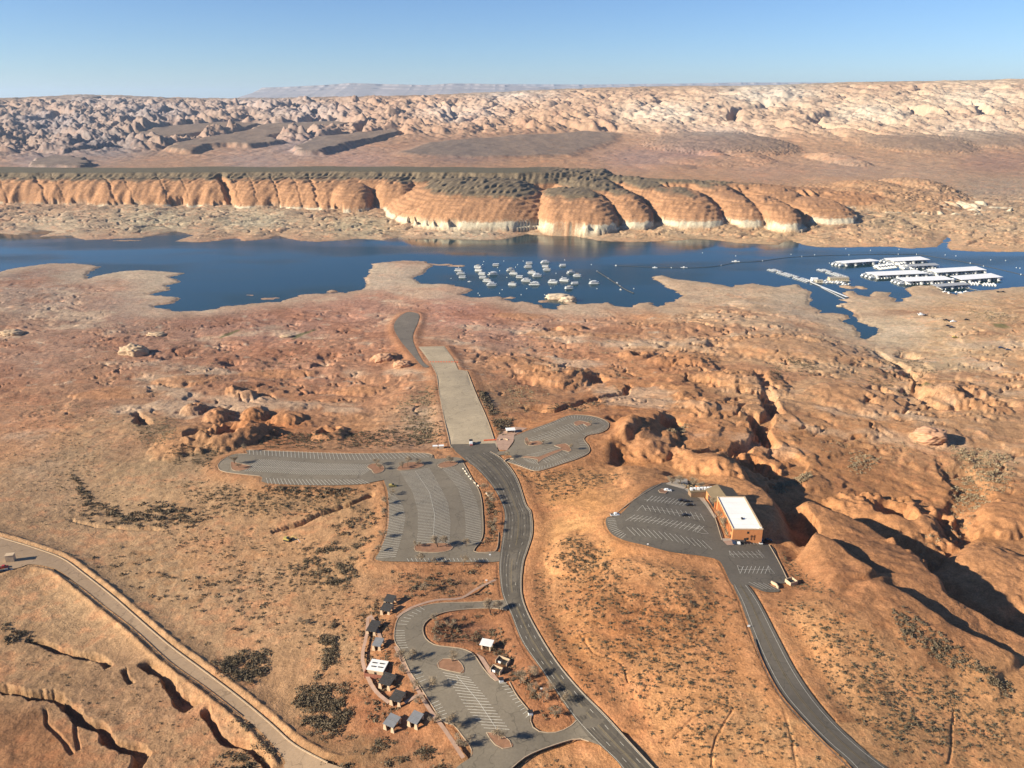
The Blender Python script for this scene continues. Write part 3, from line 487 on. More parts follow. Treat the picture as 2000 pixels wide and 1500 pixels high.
# colours ------------------------------------------------------
def lin(c): c = np.asarray(c, np.float32)/255; return np.where(c <= .04045, c/12.92, ((c+.055)/1.055)**2.4)
COL = np.zeros((R, C, 3), np.float32)
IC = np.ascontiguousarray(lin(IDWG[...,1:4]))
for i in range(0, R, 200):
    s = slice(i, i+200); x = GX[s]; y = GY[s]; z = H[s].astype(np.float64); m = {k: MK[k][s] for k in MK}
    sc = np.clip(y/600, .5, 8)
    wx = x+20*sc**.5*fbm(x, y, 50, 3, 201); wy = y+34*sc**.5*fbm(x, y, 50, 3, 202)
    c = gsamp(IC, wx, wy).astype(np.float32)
    n1 = fbm(x, y, 38, 4, 203, .6)[...,None]; n2 = fbm(x, y*1.5, 11, 4, 204, .6)[...,None]; n3 = fbm(x, y, 160, 3, 205)[...,None]
    # redder soil in patches, paler crust on others
    red = lin([176,104,66]); pale = lin([214,178,146]); tan = lin([196,170,140]); grey = lin([128,110,92])
    n4 = fbm(x+.6*y, y*1.8, 26, 4, 212, .62)[...,None]; c = c*(1+.22*n1+.26*n2+.30*n4*smooth(450,650,y)[...,None])
    k = smooth(.18, .42, n4-n2*.4)*.45*smooth(480, 700, y)[...,None]*smooth(4000,2500,y)[...,None]; c = c*(1-k)+lin([120,88,66])*k
    k = smooth(.30, .5, -n4+n1*.5)*.5*smooth(600, 760, y)[...,None]*smooth(1500,1300,y)[...,None]; c = c*(1-k)+lin([216,192,164])*k
    k = smooth(.05, .5, n2+n1*.8)*.32; c = c*(1-k)+red*k*(c.mean(-1, keepdims=True)/red.mean())*.92
    k = smooth(.12, .55, n3-n2*.6)*.42*smooth(3, 30, z)[...,None]*0+smooth(.12, .4, n3*.8-n2*.8)*.45; c = c*(1-k)+c*k*(pale/pale.mean()*.5+.62)
    big = (fbm(x+.8*y, y*1.5, 150, 3, 213, .55)+.5*n1[...,0])[...,None]; mz_ = smooth(430, 620, y)[...,None]*smooth(1600, 1400, y)[...,None]
    k = smooth(.10, .42, big)*.55*mz_; c = c*(1-k)+lin([214,178,146])*(1+.2*n2)*k
    k = smooth(.10, .40, -big)*.50*mz_; c = c*(1-k)+lin([158,100,72])*(1+.2*n2)*k
    # layers of the sandstone: thin bands that follow the height
    band = perlin(z*1.3+1.5*n1[...,0]*3, x/240, 206)*.5+perlin(z*.42, x/500+n1[...,0]*.4, 207)
    low = smooth(26, 2, z)*smooth(1500, 900, y)+smooth(1500,1650,y)*smooth(30,15,z)*.6
    c = c*(1+(.05+.13*low)[...,None]*band[...,None])
    v = (smooth(75, 12, m['sn']+14*n1[...,0])*(m['sn'] > 0)*smooth(1500, 1350, y))[...,None]*.42; c = c*(1-v)+lin([206,176,146])*(1+.2*n2)*v
    v = (m['slick']*smooth(500, -1800, x))[...,None]*.35; c = c*(1-v)+lin([150,128,120])*(1+.2*n1)*v
    # damp rim by the water
    w = smooth(7, 0, m['sn'])*(m['sn'] > -40); c = c*(1-.25*w[...,None])+lin([120,84,58])*.25*w[...,None]
    # far cliffs: orange rock, white bath-tub ring at the foot, grey shale talus on top
    mz = m['mesa'][...,None]; zz = z+1.6*n2[...,0]*2+2.2*n1[...,0]
    body = lin([192,136,98])*(1+.16*n1+.10*n2)*(1+.16*perlin(z*.75+n1[...,0]*1.2, x/700, 208)[...,None]+.10*perlin(z*2.2, x/300, 209)[...,None])
    ring = lin([226,198,164])*(1+.12*n2); shale = lin([136,112,88])*(1+.2*n2+.1*n1)
    kr = smooth(26.5, 24.8, zz+1.2*perlin(x/12, y/30, 210)); bd = (np.abs(zz-28.0) < .6)
    cc = body*(1-kr[...,None])+ring*kr[...,None]; cc = np.where(bd[...,None], cc*.75+ring*.25, cc)
    u = x/y; lim = np.interp(u, [-.9,-.16,-.1,.0,.05,.2,.4],[79,80,72,68,67,66,66])
    ks = smooth(-2.5, 3, zz-lim+3*perlin(x/30, y/80, 211))[...,None]; cc = cc*(1-ks)+shale*ks
    kt = smooth(93.4, 94.6, z)[...,None]; cc = cc*(1-kt)+lin([116,100,80])*(1+.12*n1)*kt
    c = c*(1-mz)+cc*mz
    # grey shingle on the table-lands, brown hills
    t = m['tab'][...,None]*.85*smooth(-.75,-.05,n3*.8+n1*.7+.12); c = c*(1-t)+lin([140,116,100])*(1+.22*n1+.2*n2+.2*n3)*t
    hl = np.clip(m['hill'], 0, 1)[...,None]*.5; c = c*(1-hl)+lin([198,134,90])*(1+.14*n2)*hl*smooth(3000,1500,y)[...,None]+c*hl*(1-smooth(3000,1500,y)[...,None])
    hb = np.clip(-m['hill'], 0, 1)[...,None]; c = c*(1-hb)+lin([150,110,94])*(1+.2*n1+.15*n2)*hb
    q_ = (m['slick']*smooth(-200, 900, x))[...,None]*.18+.08*m['slick'][...,None]; c = c*(1-q_)+lin([212,184,162])*(1+.16*n1+.14*n2)*q_
    # dark desert varnish and pinyon on the slickrock crest
    sk = (m['slick']*smooth(-.02, .3, n3[...,0]*.6+n1[...,0]*.5))[...,None]*.30; c = c*(1-sk)+lin([150,120,108])*sk
    crest = (m['slick']*smooth(5900, 6900, y)*smooth(-.15, .25, n1[...,0]+.4*n3[...,0]))[...,None]*.55; c = c*(1-crest)+lin([104,98,80])*crest
    # the paved lots stand in red graded earth
    v = (smooth(16, 5, m['rd'])*.45*(m['dirt'] > 14))[...,None]; c = c*(1-v)+lin([188,122,80])*v
    v = smooth(9, 3, m['dirt'])[...,None]*.4*(m['dirt'] < 12)[...,None]; c = c*(1-v)+lin([196,142,98])*v
    gr = np.zeros(x.shape)
    for gx, gy, rx, ry in ((458,650,9,14),(602,650,10,16),(1958,633,22,7),(1805,750,14,6)):
        w_ = at(gx, gy); ax = rx*w_[1]/1500*1.1; ay = ry*w_[1]/1500*3.2
        gr = np.maximum(gr, smooth(1.2, .6, np.sqrt(((x-w_[0]+ay*.35*np.sin(y/28))/ax*1.4)**2+((y-w_[1])/ay)**2)+.35*n2[...,0]))
    c = c*(1-.75*gr[...,None])+lin([108,104,62])*.75*gr[...,None]
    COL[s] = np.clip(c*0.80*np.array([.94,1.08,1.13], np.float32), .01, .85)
idx = np.arange(R*C, dtype=np.int32).reshape(R, C)
quads = np.stack([idx[:-1,:-1], idx[:-1,1:], idx[1:,1:], idx[1:,:-1]], -1).reshape(-1, 4)
def grid_mesh(name, X, Y, Z, quads, col=None):
    me = bpy.data.meshes.new(name); nv = X.size; me.vertices.add(nv)
    me.vertices.foreach_set('co', np.stack([X, Y, Z], -1).astype(np.float32).ravel())
    nf = len(quads); me.loops.add(nf*4); me.polygons.add(nf)
    me.loops.foreach_set('vertex_index', quads.ravel().astype(np.int32)); me.polygons.foreach_set('loop_start', np.arange(0, nf*4, 4, dtype=np.int32))
    me.polygons.foreach_set('use_smooth', np.ones(nf, bool))
    if col is not None:
        at_ = me.attributes.new('ground_colour', 'FLOAT_COLOR', 'POINT'); at_.data.foreach_set('color', np.concatenate([col.reshape(-1, 3), np.ones((nv, 1), np.float32)], 1).astype(np.float32).ravel())
    me.update(); me.validate() if False else None; return me
def ground_mat():
    m = bpy.data.materials.new('desert_ground'); m.use_nodes = True; nt = m.node_tree; N = nt.nodes; L = nt.links; b = N['Principled BSDF']
    b.inputs['Roughness'].default_value = 0.95; b.inputs['Specular IOR Level'].default_value = 0.1
    a = N.new('ShaderNodeAttribute'); a.attribute_name = 'ground_colour'; g = N.new('ShaderNodeNewGeometry')
    def noise(sc, det, ro=.6):
        n = N.new('ShaderNodeTexNoise'); n.inputs['Scale'].default_value = sc; n.inputs['Detail'].default_value = det; n.inputs['Roughness'].default_value = ro; L.new(g.outputs['Position'], n.inputs['Vector']); return n
    n1 = noise(.22, 8, .68); n2 = noise(1.1, 4, .7); n3 = noise(.04, 6, .6)
    def mr(n, lo, hi):
        r = N.new('ShaderNodeMapRange'); r.inputs['From Min'].default_value = .3; r.inputs['From Max'].default_value = .7; r.inputs['To Min'].default_value = lo; r.inputs['To Max'].default_value = hi; L.new(n.outputs['Fac'], r.inputs['Value']); return r
    def mul(p, q):
        v = N.new('ShaderNodeMath'); v.operation = 'MULTIPLY'; L.new(p.outputs[0], v.inputs[0]); L.new(q.outputs[0], v.inputs[1]); return v
    f = mul(mul(mr(n1, .70, 1.26), mr(n2, .70, 1.26)), mr(n3, .93, 1.07))
    v = N.new('ShaderNodeVectorMath'); v.operation = 'SCALE'; L.new(a.outputs['Color'], v.inputs[0]); L.new(f.outputs[0], v.inputs['Scale']); L.new(v.outputs[0], b.inputs['Base Color'])
    bp = N.new('ShaderNodeBump'); bp.inputs['Strength'].default_value = .9; bp.inputs['Distance'].default_value = 1.3; L.new(n1.outputs['Fac'], bp.inputs['Height'])
    bp2 = N.new('ShaderNodeBump'); bp2.inputs['Strength'].default_value = .6; bp2.inputs['Distance'].default_value = .35; L.new(n2.outputs['Fac'], bp2.inputs['Height']); L.new(bp.outputs[0], bp2.inputs['Normal']); L.new(bp2.outputs[0], b.inputs['Normal'])
    return m
ground = link_mesh('ground', grid_mesh('ground', GX, GY, H, quads, COL), ground_mat()); tag(ground, kind='structure')
LR = np.log(ROWS)
def ground_z(x, y):
    x = np.asarray(x, float); y = np.asarray(y, float); i = np.interp(y, ROWS, np.arange(R)); j = np.interp(x/np.maximum(y, 1), COLS, np.arange(C)); return bil(H, i, j)
def gat(px, py):
    """world point of the finished ground seen at a pixel"""
    px = np.asarray(px, float); py = np.asarray(py, float); w = at(px, py); z = w[...,2]
    for k in range(12):
        q = at_z(px, py, z); z = .5*z+.5*ground_z(q[...,0], q[...,1])
    q = at_z(px, py, z); return np.stack([q[...,0], q[...,1], ground_z(q[...,0], q[...,1])], -1)
# ------------------------------------------------------------------ water
def water_mat():
    m = bpy.data.materials.new('lake_water'); m.use_nodes = True; nt = m.node_tree; N = nt.nodes; L = nt.links; b = N['Principled BSDF']
    b.inputs['Base Color'].default_value = (.010, .034, .038, 1); b.inputs['Roughness'].default_value = .12; b.inputs['IOR'].default_value = 1.33; b.inputs['Specular IOR Level'].default_value = .5
    g = N.new('ShaderNodeNewGeometry'); mp = N.new('ShaderNodeMapping'); mp.inputs['Scale'].default_value = (.7, 1.2, 1); L.new(g.outputs['Position'], mp.inputs[0])
    n = N.new('ShaderNodeTexNoise'); n.inputs['Scale'].default_value = .5; n.inputs['Detail'].default_value = 5; L.new(mp.outputs[0], n.inputs['Vector'])
    n2 = N.new('ShaderNodeTexNoise'); n2.inputs['Scale'].default_value = .004; n2.inputs['Detail'].default_value = 4; mp2 = N.new('ShaderNodeMapping'); mp2.inputs['Scale'].default_value = (.5, 1.5, 1); L.new(g.outputs['Position'], mp2.inputs[0]); L.new(mp2.outputs[0], n2.inputs['Vector'])
    r = N.new('ShaderNodeMapRange'); r.inputs['From Min'].default_value = .42; r.inputs['From Max'].default_value = .6; r.inputs['To Min'].default_value = .02; r.inputs['To Max'].default_value = .22; L.new(n2.outputs['Fac'], r.inputs['Value'])
    r2 = N.new('ShaderNodeMapRange'); r2.inputs['From Min'].default_value = .42; r2.inputs['From Max'].default_value = .6; r2.inputs['To Min'].default_value = .06; r2.inputs['To Max'].default_value = .26; L.new(n2.outputs['Fac'], r2.inputs['Value']); L.new(r2.outputs[0], b.inputs['Roughness'])
    bp = N.new('ShaderNodeBump'); bp.inputs['Distance'].default_value = .5; L.new(r.outputs[0], bp.inputs['Strength']); L.new(n.outputs['Fac'], bp.inputs['Height']); L.new(bp.outputs[0], b.inputs['Normal'])
    return m
mb = MB(); mb.add([(-2600,850,0),(2900,850,0),(2900,1850,0),(-2600,1850,0)], [(0,1,2,3)]); lake = mb.build('lake_water', water_mat()); tag(lake, kind='structure')
# ------------------------------------------------------------------ blue mesas on the skyline
def skyline_mesa(name, px0, px1, Y, tops, label, seed):
    P = [px0+(px1-px0)*k/160 for k in range(161)]; xs = []; zt = []
    for p in P:
        t = float(np.interp(p, [q[0] for q in tops], [q[1] for q in tops])); xs.append((p-1000)/1500*Y*cP*1.02); zt.append(float(z_at_dist(p, t, Y)))
    xs = np.array(xs); zt = np.array(zt); v = []; f = []; prof = [(0, 1, 1.0), (60, 0, .985), (120, 0, .93), (700, 0, .84), (760, 0, .80), (2200, 0, .6), (3500, 0, .3)]
    base_z = -100.0; n = len(xs)
    rowsv = [(-4000, 1.0)]+[(-d, fz) if False else (d*-1, fz) for d, _, fz in prof]
    lines = [(4500, 1.0)]+[(-d, fz) for d, _, fz in prof]
    for d, fz in lines:
        for k in range(n):
            gul = abs(float(perlin(np.array(xs[k]/900.), np.array(seed+.3), seed)))*1.0+.5*abs(float(perlin(np.array(xs[k]/330.), np.array(seed+.7), seed)))
            yy = Y+d+(gul*200 if fz < 1.0 or d < 100 else 0)
            v.append((xs[k], yy, base_z+(zt[k]-base_z)*fz))
    for r_ in range(len(lines)-1):
        for k in range(n-1): f.append((r_*n+k, r_*n+k+1, (r_+1)*n+k+1, (r_+1)*n+k))
    me = bpy.data.meshes.new(name); me.from_pydata(v, [], f); m = prin('distant_rock', (.30,.26,.25), .95, noise=(.0015, .25)); o = link_mesh(name, me, m); tag(o, kind='structure'); return o
skyline_mesa('hills', 503, 1080, 26000, [(503,184),(520,171),(560,170),(640,166),(690,162),(760,164),(840,166),(880,163),(930,163),(975,165),(1080,171)], '', 3)
skyline_mesa('hills', 930, 1700, 36000, [(930,164),(980,164),(1150,165),(1330,163),(1430,161),(1600,161),(1700,163)], '', 5)
# ------------------------------------------------------------------ roads, lots, ramp
from mathutils.geometry import delaunay_2d_cdt
def sheet_mesh(name, P, off, step=6.0):
    P = [tuple(p) for p in P]; Q = [P[0]]
    for p in P[1:]:
        if (p[0]-Q[-1][0])**2+(p[1]-Q[-1][1])**2 > .09: Q.append(p)
    a = np.array(Q); xs = np.arange(a[:,0].min()+step/2, a[:,0].max(), step); ys = np.arange(a[:,1].min()+step/2, a[:,1].max(), step)
    X, Y = np.meshgrid(xs, ys); d = sdist(a, X, Y); g = np.stack([X[d < -step*.35], Y[d < -step*.35]], -1)
    vs = [Vector(p) for p in Q]+[Vector(p) for p in g]; n = len(Q)
    r = delaunay_2d_cdt(vs, [(k, (k+1) % n) for k in range(n)], [list(range(n))], 1, 1e-4)
    v = np.array([(p.x, p.y) for p in r[0]]); z = base(v[:,0], v[:,1])+off
    me = bpy.data.meshes.new(name); me.from_pydata([(float(p[0]), float(p[1]), float(q)) for p, q in zip(v, z)], [], [tuple(f) for f in r[2]])
    bm = bmesh.new(); bm.from_mesh(me); bmesh.ops.recalc_face_normals(bm, faces=bm.faces)
    if sum(f.normal.z for f in bm.faces) < 0: bmesh.ops.reverse_faces(bm, faces=bm.faces)
    bm.to_mesh(me); bm.free(); return me
def asphalt(name, c, streak, seed=0):
    m = bpy.data.materials.new(name); m.use_nodes = True; nt = m.node_tree; N = nt.nodes; L = nt.links; b = N['Principled BSDF']
    b.inputs['Roughness'].default_value = .85; b.inputs['Specular IOR Level'].default_value = .3
    g = N.new('ShaderNodeNewGeometry'); f = None
    for sc, lo, hi, det in ((.06, 1-streak, 1+streak, 6), (.9, .86, 1.12, 6), (.012, .88, 1.12, 3)):
        n = N.new('ShaderNodeTexNoise'); n.inputs['Scale'].default_value = sc; n.inputs['Detail'].default_value = det; n.inputs['Roughness'].default_value = .65
        n.noise_dimensions = '4D'; n.inputs['W'].default_value = seed; L.new(g.outputs['Position'], n.inputs['Vector'])
        r = N.new('ShaderNodeMapRange'); r.inputs['From Min'].default_value = .3; r.inputs['From Max'].default_value = .7; r.inputs['To Min'].default_value = lo; r.inputs['To Max'].default_value = hi; L.new(n.outputs['Fac'], r.inputs['Value'])
        if f is None: f = r
        else:
            v = N.new('ShaderNodeMath'); v.operation = 'MULTIPLY'; L.new(f.outputs[0], v.inputs[0]); L.new(r.outputs[0], v.inputs[1]); f = v
    # sealed cracks
    vo = N.new('ShaderNodeTexVoronoi'); vo.feature = 'DISTANCE_TO_EDGE'; vo.inputs['Scale'].default_value = .075; nd = N.new('ShaderNodeTexNoise'); nd.inputs['Scale'].default_value = .2; L.new(g.outputs['Position'], nd.inputs['Vector'])
    va = N.new('ShaderNodeVectorMath'); va.operation = 'MULTIPLY_ADD'; va.inputs[1].default_value = (9,9,0); L.new(nd.outputs['Color'], va.inputs[0]); L.new(g.outputs['Position'], va.inputs[2]); L.new(va.outputs[0], vo.inputs['Vector'])
    r = N.new('ShaderNodeMapRange'); r.inputs['From Min'].default_value = .008; r.inputs['From Max'].default_value = .02; r.inputs['To Min'].default_value = .72; r.inputs['To Max'].default_value = 1; L.new(vo.outputs['Distance'], r.inputs['Value'])
    v = N.new('ShaderNodeMath'); v.operation = 'MULTIPLY'; L.new(f.outputs[0], v.inputs[0]); L.new(r.outputs[0], v.inputs[1])
    s = N.new('ShaderNodeVectorMath'); s.operation = 'SCALE'; s.inputs[0].default_value = c; L.new(v.outputs[0], s.inputs['Scale']); L.new(s.outputs[0], b.inputs['Base Color']); return m
A_lot = asphalt('weathered_asphalt', (.182,.150,.106), .16, 1); A_main = asphalt('road_asphalt', (.108,.090,.066), .40, 2); A_hill = asphalt('hill_asphalt', (.118,.100,.076), .16, 3)
A_conc = asphalt('ramp_concrete', (.36,.285,.185), .16, 4); A_dirt = asphalt('dusty_track', (.33,.225,.135), .10, 5); A_tip = asphalt('old_ramp_asphalt', (.15,.125,.095), .2, 6)
white = prin('line_paint', (.56,.52,.43), .8, noise=(1.2,.30)); yellow = prin('yellow_line_paint', (.24,.18,.09), .8, noise=(.9,.25)); conc = prin('kerb_concrete', (.40,.30,.20), .9, noise=(.5,.2)); soil = prin('red_planting_soil', (.26,.135,.075), .95, noise=(.5,.3))
ROADS = {}
for k, nm, m, off in (('ramp','boat_ramp',A_conc,.0),('tip','old_ramp_road',A_tip,.0),('leftlot','parking_lot',A_lot,.0),('midlot','parking_lot',A_lot,.02),('loop','parking_lot',A_lot,.04),('uplot','parking_lot',A_lot,.06),
                      ('hill','parking_lot',A_hill,.0),('access','access_road',A_hill,.03),('apron','road_junction',A_main,.11),('main','main_road',A_main,.08),('dirt','dirt_road',A_dirt,.0)):
    o = link_mesh(nm, sheet_mesh(nm, RW[k], off), m); tag(o, kind='structure'); ROADS[k] = o
def resample(P, n):
    P = np.asarray(P, float); d = np.r_[0, np.cumsum(np.hypot(*np.diff(P, axis=0).T))]; t = np.linspace(0, d[-1], n); return np.stack([np.interp(t, d, P[:,0]), np.interp(t, d, P[:,1])], -1)
def strip(mb, P, w, z0, z1=None, close=False):
    """ribbon of width w along world polyline P at height base+z0; with z1 a solid kerb from z0 up to z1"""
    P = np.asarray(P, float); 
    if close: P = np.r_[P, P[:1]]
    P = resample(P, max(2, int(np.hypot(*np.diff(P, axis=0).T).sum()/3.0))); d = np.gradient(P, axis=0); d /= np.hypot(d[:,0], d[:,1])[:,None]+1e-9; nrm = np.stack([-d[:,1], d[:,0]], -1)
    a = P+nrm*w/2; b = P-nrm*w/2; n = len(P)
    if z1 is None:
        za = base(a[:,0], a[:,1])+z0; zb = base(b[:,0], b[:,1])+z0; v = [(*p, q) for p, q in zip(a, za)]+[(*p, q) for p, q in zip(b, zb)]
        mb.add(v, [(k+n, k+n+1, k+1, k) for k in range(n-1)])
    else:
        z = base(P[:,0], P[:,1]); v = [(*p, q+z0) for p, q in zip(a, z)]+[(*p, q+z0) for p, q in zip(b, z)]+[(*p, q+z1) for p, q in zip(a, z)]+[(*p, q+z1) for p, q in zip(b, z)]
        f = []
        for k in range(n-1): f += [(2*n+k, 3*n+k, 3*n+k+1, 2*n+k+1), (k, 2*n+k, 2*n+k+1, k+1), (n+k, n+k+1, 3*n+k+1, 3*n+k)]
        mb.add(v, f)
ROWSPEC = {'leftlot': [([(487,879),(600,882),(700,886),(824,885)],[(488,888),(605,896),(712,899),(838,893)],46),([(508,897),(620,905),(738,908)],[(478,920),(590,927),(706,928)],52),([(520,934),(610,937),(706,937)],[(524,946),(616,948),(722,945)],27)],
 'midlot': [([(781,922),(806,962),(816,998),(816,1038),(812,1068)],[(811,920),(839,962),(849,1005),(845,1066)],56),([(811,920),(839,962),(849,1005),(845,1066)],[(839,914),(862,955),(875,982),(880,1021),(878,1058)],56),
   ([(865,917),(895,955),(908,998),(910,1038),(905,1064)],[(885,912),(915,945),(931,978),(939,1015),(941,1058)],50),([(766,959),(786,985),(792,1011),(786,1044),(773,1087)],[(758,962),(758,995),(756,1031),(746,1064),(736,1090)],42),([(795,1091),(950,1091)],[(799,1097),(954,1097)],20)],
 'loop': [([(820,1186),(790,1205),(777,1219)],[(830,1192),(805,1206),(795,1220)],7),([(772,1232),(773,1250),(781,1266)],[(790,1232),(792,1250),(797,1265)],8),([(841,1376),(860,1405)],[(857,1369),(877,1400)],6),([(803,1313),(815,1334)],[(822,1308),(832,1327)],4),
   ([(865,1314),(887,1345),(905,1375),(925,1400),(945,1422)],[(917,1324),(945,1357),(970,1392),(995,1425)],19),([(976,1335),(1027,1402)],[(990,1334),(1034,1396)],11)],
 'uplot': [([(1031,856),(1080,840),(1112,827),(1138,826)],[(1058,864),(1100,853),(1130,845),(1144,837)],18),([(1110,813),(1129,812),(1155,815),(1174,820),(1188,828),(1185,837),(1168,845),(1144,850)],[(1113,817),(1129,818),(1152,820),(1170,825),(1180,831),(1173,836),(1158,842),(1138,847)],30),
   ([(1041,841),(1103,815)],[(1046,844),(1107,819)],15),([(992,901),(1022,916),(1051,918),(1090,909),(1122,896),(1146,887)],[(999,897),(1028,911),(1051,913),(1085,904),(1116,891),(1138,883)],32),([(1142,858),(1149,875)],[(1129,858),(1133,876)],6),([(1030,888),(1083,872)],[(1053,890),(1096,875)],8),([(1060,898),(1104,882)],[(1068,904),(1112,887)],9),([(1022,896),(1044,899)],[(1034,903),(1052,908)],5)],
 'hill': [([(1275,969),(1345,978)],[(1263,979),(1333,988)],11),([(1255,987),(1367,1003)],[(1262,998),(1376,1018)],13),([(1240,1006),(1375,1028)],[(1222,1017),(1362,1040)],17),([(1224,1030),(1372,1056)],[(1240,1046),(1391,1074)],15),
   ([(1186,1014),(1190,1034),(1212,1052)],[(1202,1014),(1206,1032),(1222,1044)],12),([(1432,1077),(1476,1077)],[(1444,1089),(1490,1090)],6),([(1452,1106),(1500,1107)],[(1446,1120),(1494,1121)],7),([(1462,1137),(1500,1140)],[(1490,1151),(1522,1152)],5),([(1432,1058),(1482,1059)],[(1435,1063),(1486,1064)],9)]}
SPINES = {'leftlot': [[(493,911),(600,917),(722,918)]], 'midlot': [[(811,920),(839,962),(849,1005),(845,1066)]], 'loop': [[(891,1319),(935,1371),(970,1424)]], 'uplot': [[(1045,860),(1115,836),(1141,831)]],
 'hill': [[(1258,976),(1340,984)],[(1258,993),(1372,1010)],[(1231,1012),(1369,1034)],[(1425,1083),(1485,1083)],[(1442,1113),(1505,1113)],[(1424,1076),(1438,1091),(1427,1088),(1424,1076)],[(1480,1074),(1497,1090),(1489,1089),(1480,1074)],[(1440,1105),(1446,1122),(1451,1106),(1440,1105)],[(1500,1105),(1514,1122),(1504,1121),(1500,1105)],[(1367,1028),(1384,1043),(1378,1044),(1355,1038),(1367,1028)],[(1263,980),(1274,969)],[(1244,998),(1255,987)]]}
for k, rows_ in ROWSPEC.items():
    mb = MB()
    for A_, B_, n in rows_:
        a = resample(W2(A_), n); b = resample(W2(B_), n)
        for p, q in zip(a, b): strip(mb, [p, q], .25 if k in ('leftlot','midlot') else .19, .135)
    for l in SPINES.get(k, []): strip(mb, W2(l), .16, .140)
    o = mb.build('parking_marking', white, ROADS[k])
# the road's own lines
def between(A_, B_, f, n=60): a = resample(W2(spline(A_, 4)), n); b = resample(W2(spline(B_, 4)), n); return a*(1-f)+b*f
mR = [(958,882),(985,900),(1010,935),(1027,985),(1037,1000),(1040,1040),(1030,1075),(1022,1100),(1018,1145),(1024,1180),(1045,1225),(1085,1290),(1130,1345),(1180,1395),(1230,1450),(1278,1502),(1340,1570)]
mL = [(905,893),(940,925),(968,960),(985,1000),(982,1040),(975,1095),(976,1130),(982,1165),(998,1200),(1020,1255),(1060,1312),(1098,1370),(1126,1408),(1170,1455),(1216,1502),(1240,1570)]
mb = MB(); 
for f in (.06, .95): strip(mb, between(mL, mR, f), .11, .135)
for f in (.30, .72):
    P = resample(between(mL, mR, f), 130)
    for k in range(0, 129, 4): strip(mb, P[k:k+2], .11, .135)
mb.build('lane_marking', white, ROADS['main'])
worn = asphalt('worn_wheel_track', (.078,.066,.050), .35, 9); mb = MB()
for f in (.14, .24, .36, .60, .68, .80, .88): strip(mb, between(mL, mR, f)+.25*np.stack([perlin(np.arange(60)/9., np.full(60, f*9), 5)]*2, -1), .75, .128)
mb.build('wheel_track', worn, ROADS['main'])
mb = MB(); P = between(mL, mR, .50); strip(mb, P, .10, .135); strip(mb, P+.3, .10, .135); mb.build('centre_line', yellow, ROADS['main'])
aL = [(1430,1142),(1446,1175),(1462,1220),(1490,1290),(1522,1350),(1560,1396),(1610,1448),(1664,1500),(1700,1580)]; aR = [(1460,1143),(1486,1180),(1520,1245),(1556,1312),(1600,1375),(1650,1430),(1700,1474),(1760,1520),(1840,1580)]
mb = MB(); strip(mb, between(aL, aR, .14), .16, .135); strip(mb, between(aL, aR, .86), .16, .135); mb.build('lane_marking', white, ROADS['access'])
mb = MB(); strip(mb, between(aL, aR, .48), .14, .135); strip(mb, between(aL, aR, .54), .14, .135); mb.build('centre_line', yellow, ROADS['access'])
# kerbs
mb = MB(); kp = lambda l, c=False: strip(mb, W2(spline(l, 4, c)), .30, -.12, .24, c)
kp(mR); kp([(880,872),(868,820),(858,770),(852,730),(838,705)]); kp([(966,862),(952,820),(930,770),(912,724)]); mb.build('kerb', conc, ROADS['main'])
mb = MB(); kp([(990,1192),(960,1188),(910,1190),(868,1196),(845,1205),(829,1218),(826,1232),(832,1248),(850,1260),(880,1264),(905,1268),(925,1278),(940,1300),(958,1322),(968,1330)]); kp([(995,1332),(1010,1360),(1038,1395),(1036,1408),(1044,1424),(1062,1431),(1090,1430),(1115,1418),(1126,1408)])
kp([(920,1478),(920,1460),(905,1440),(885,1415),(865,1410),(845,1380),(820,1340),(800,1310),(782,1270),(772,1255),(770,1238),(776,1210),(792,1196),(818,1186),(860,1178),(930,1176),(985,1172)]); kp([(1150,1448),(1126,1443),(1080,1456),(1030,1476),(1000,1500)]); mb.build('kerb', conc, ROADS['loop'])
mb = MB(); kp([(842,895),(830,885),(680,886),(560,882),(486,879)]); kp([(482,886),(455,888),(432,900),(426,912),(440,922),(508,930)]); mb.build('kerb', conc, ROADS['leftlot'])
mb = MB(); kp([(905,905),(922,935),(938,965),(943,1010),(942,1050),(925,1075),(935,1079),(968,1077),(974,1040)]); mb.build('kerb', conc, ROADS['midlot'])
mb = MB(); kp([(1004,852),(1040,838),(1080,824),(1110,812),(1140,811),(1170,816),(1188,826),(1186,838),(1170,846),(1148,850),(1140,858),(1150,872),(1150,884),(1130,895),(1100,905),(1070,915),(1045,920),(1015,910),(990,902)]); mb.build('kerb', conc, ROADS['uplot'])
mb = MB(); kp([(1410,1055),(1396,1010),(1382,985),(1370,968),(1352,958),(1310,946)]); kp([(1502,1064),(1520,1095),(1540,1136)]); kp([(1293,944),(1240,975),(1205,1002)]); mb.build('kerb', conc, ROADS['hill'])
mb = MB(); P = W2(spline([(0,1050),(60,1068),(120,1090),(160,1118),(220,1165),(260,1200),(330,1260),(400,1312),(470,1365),(530,1415),(575,1455),(640,1490)], 4)); strip(mb, P, .5, -.1, .3)
mb.build('kerb', prin('track_kerb', (.44,.32,.20), .9), ROADS['dirt'])
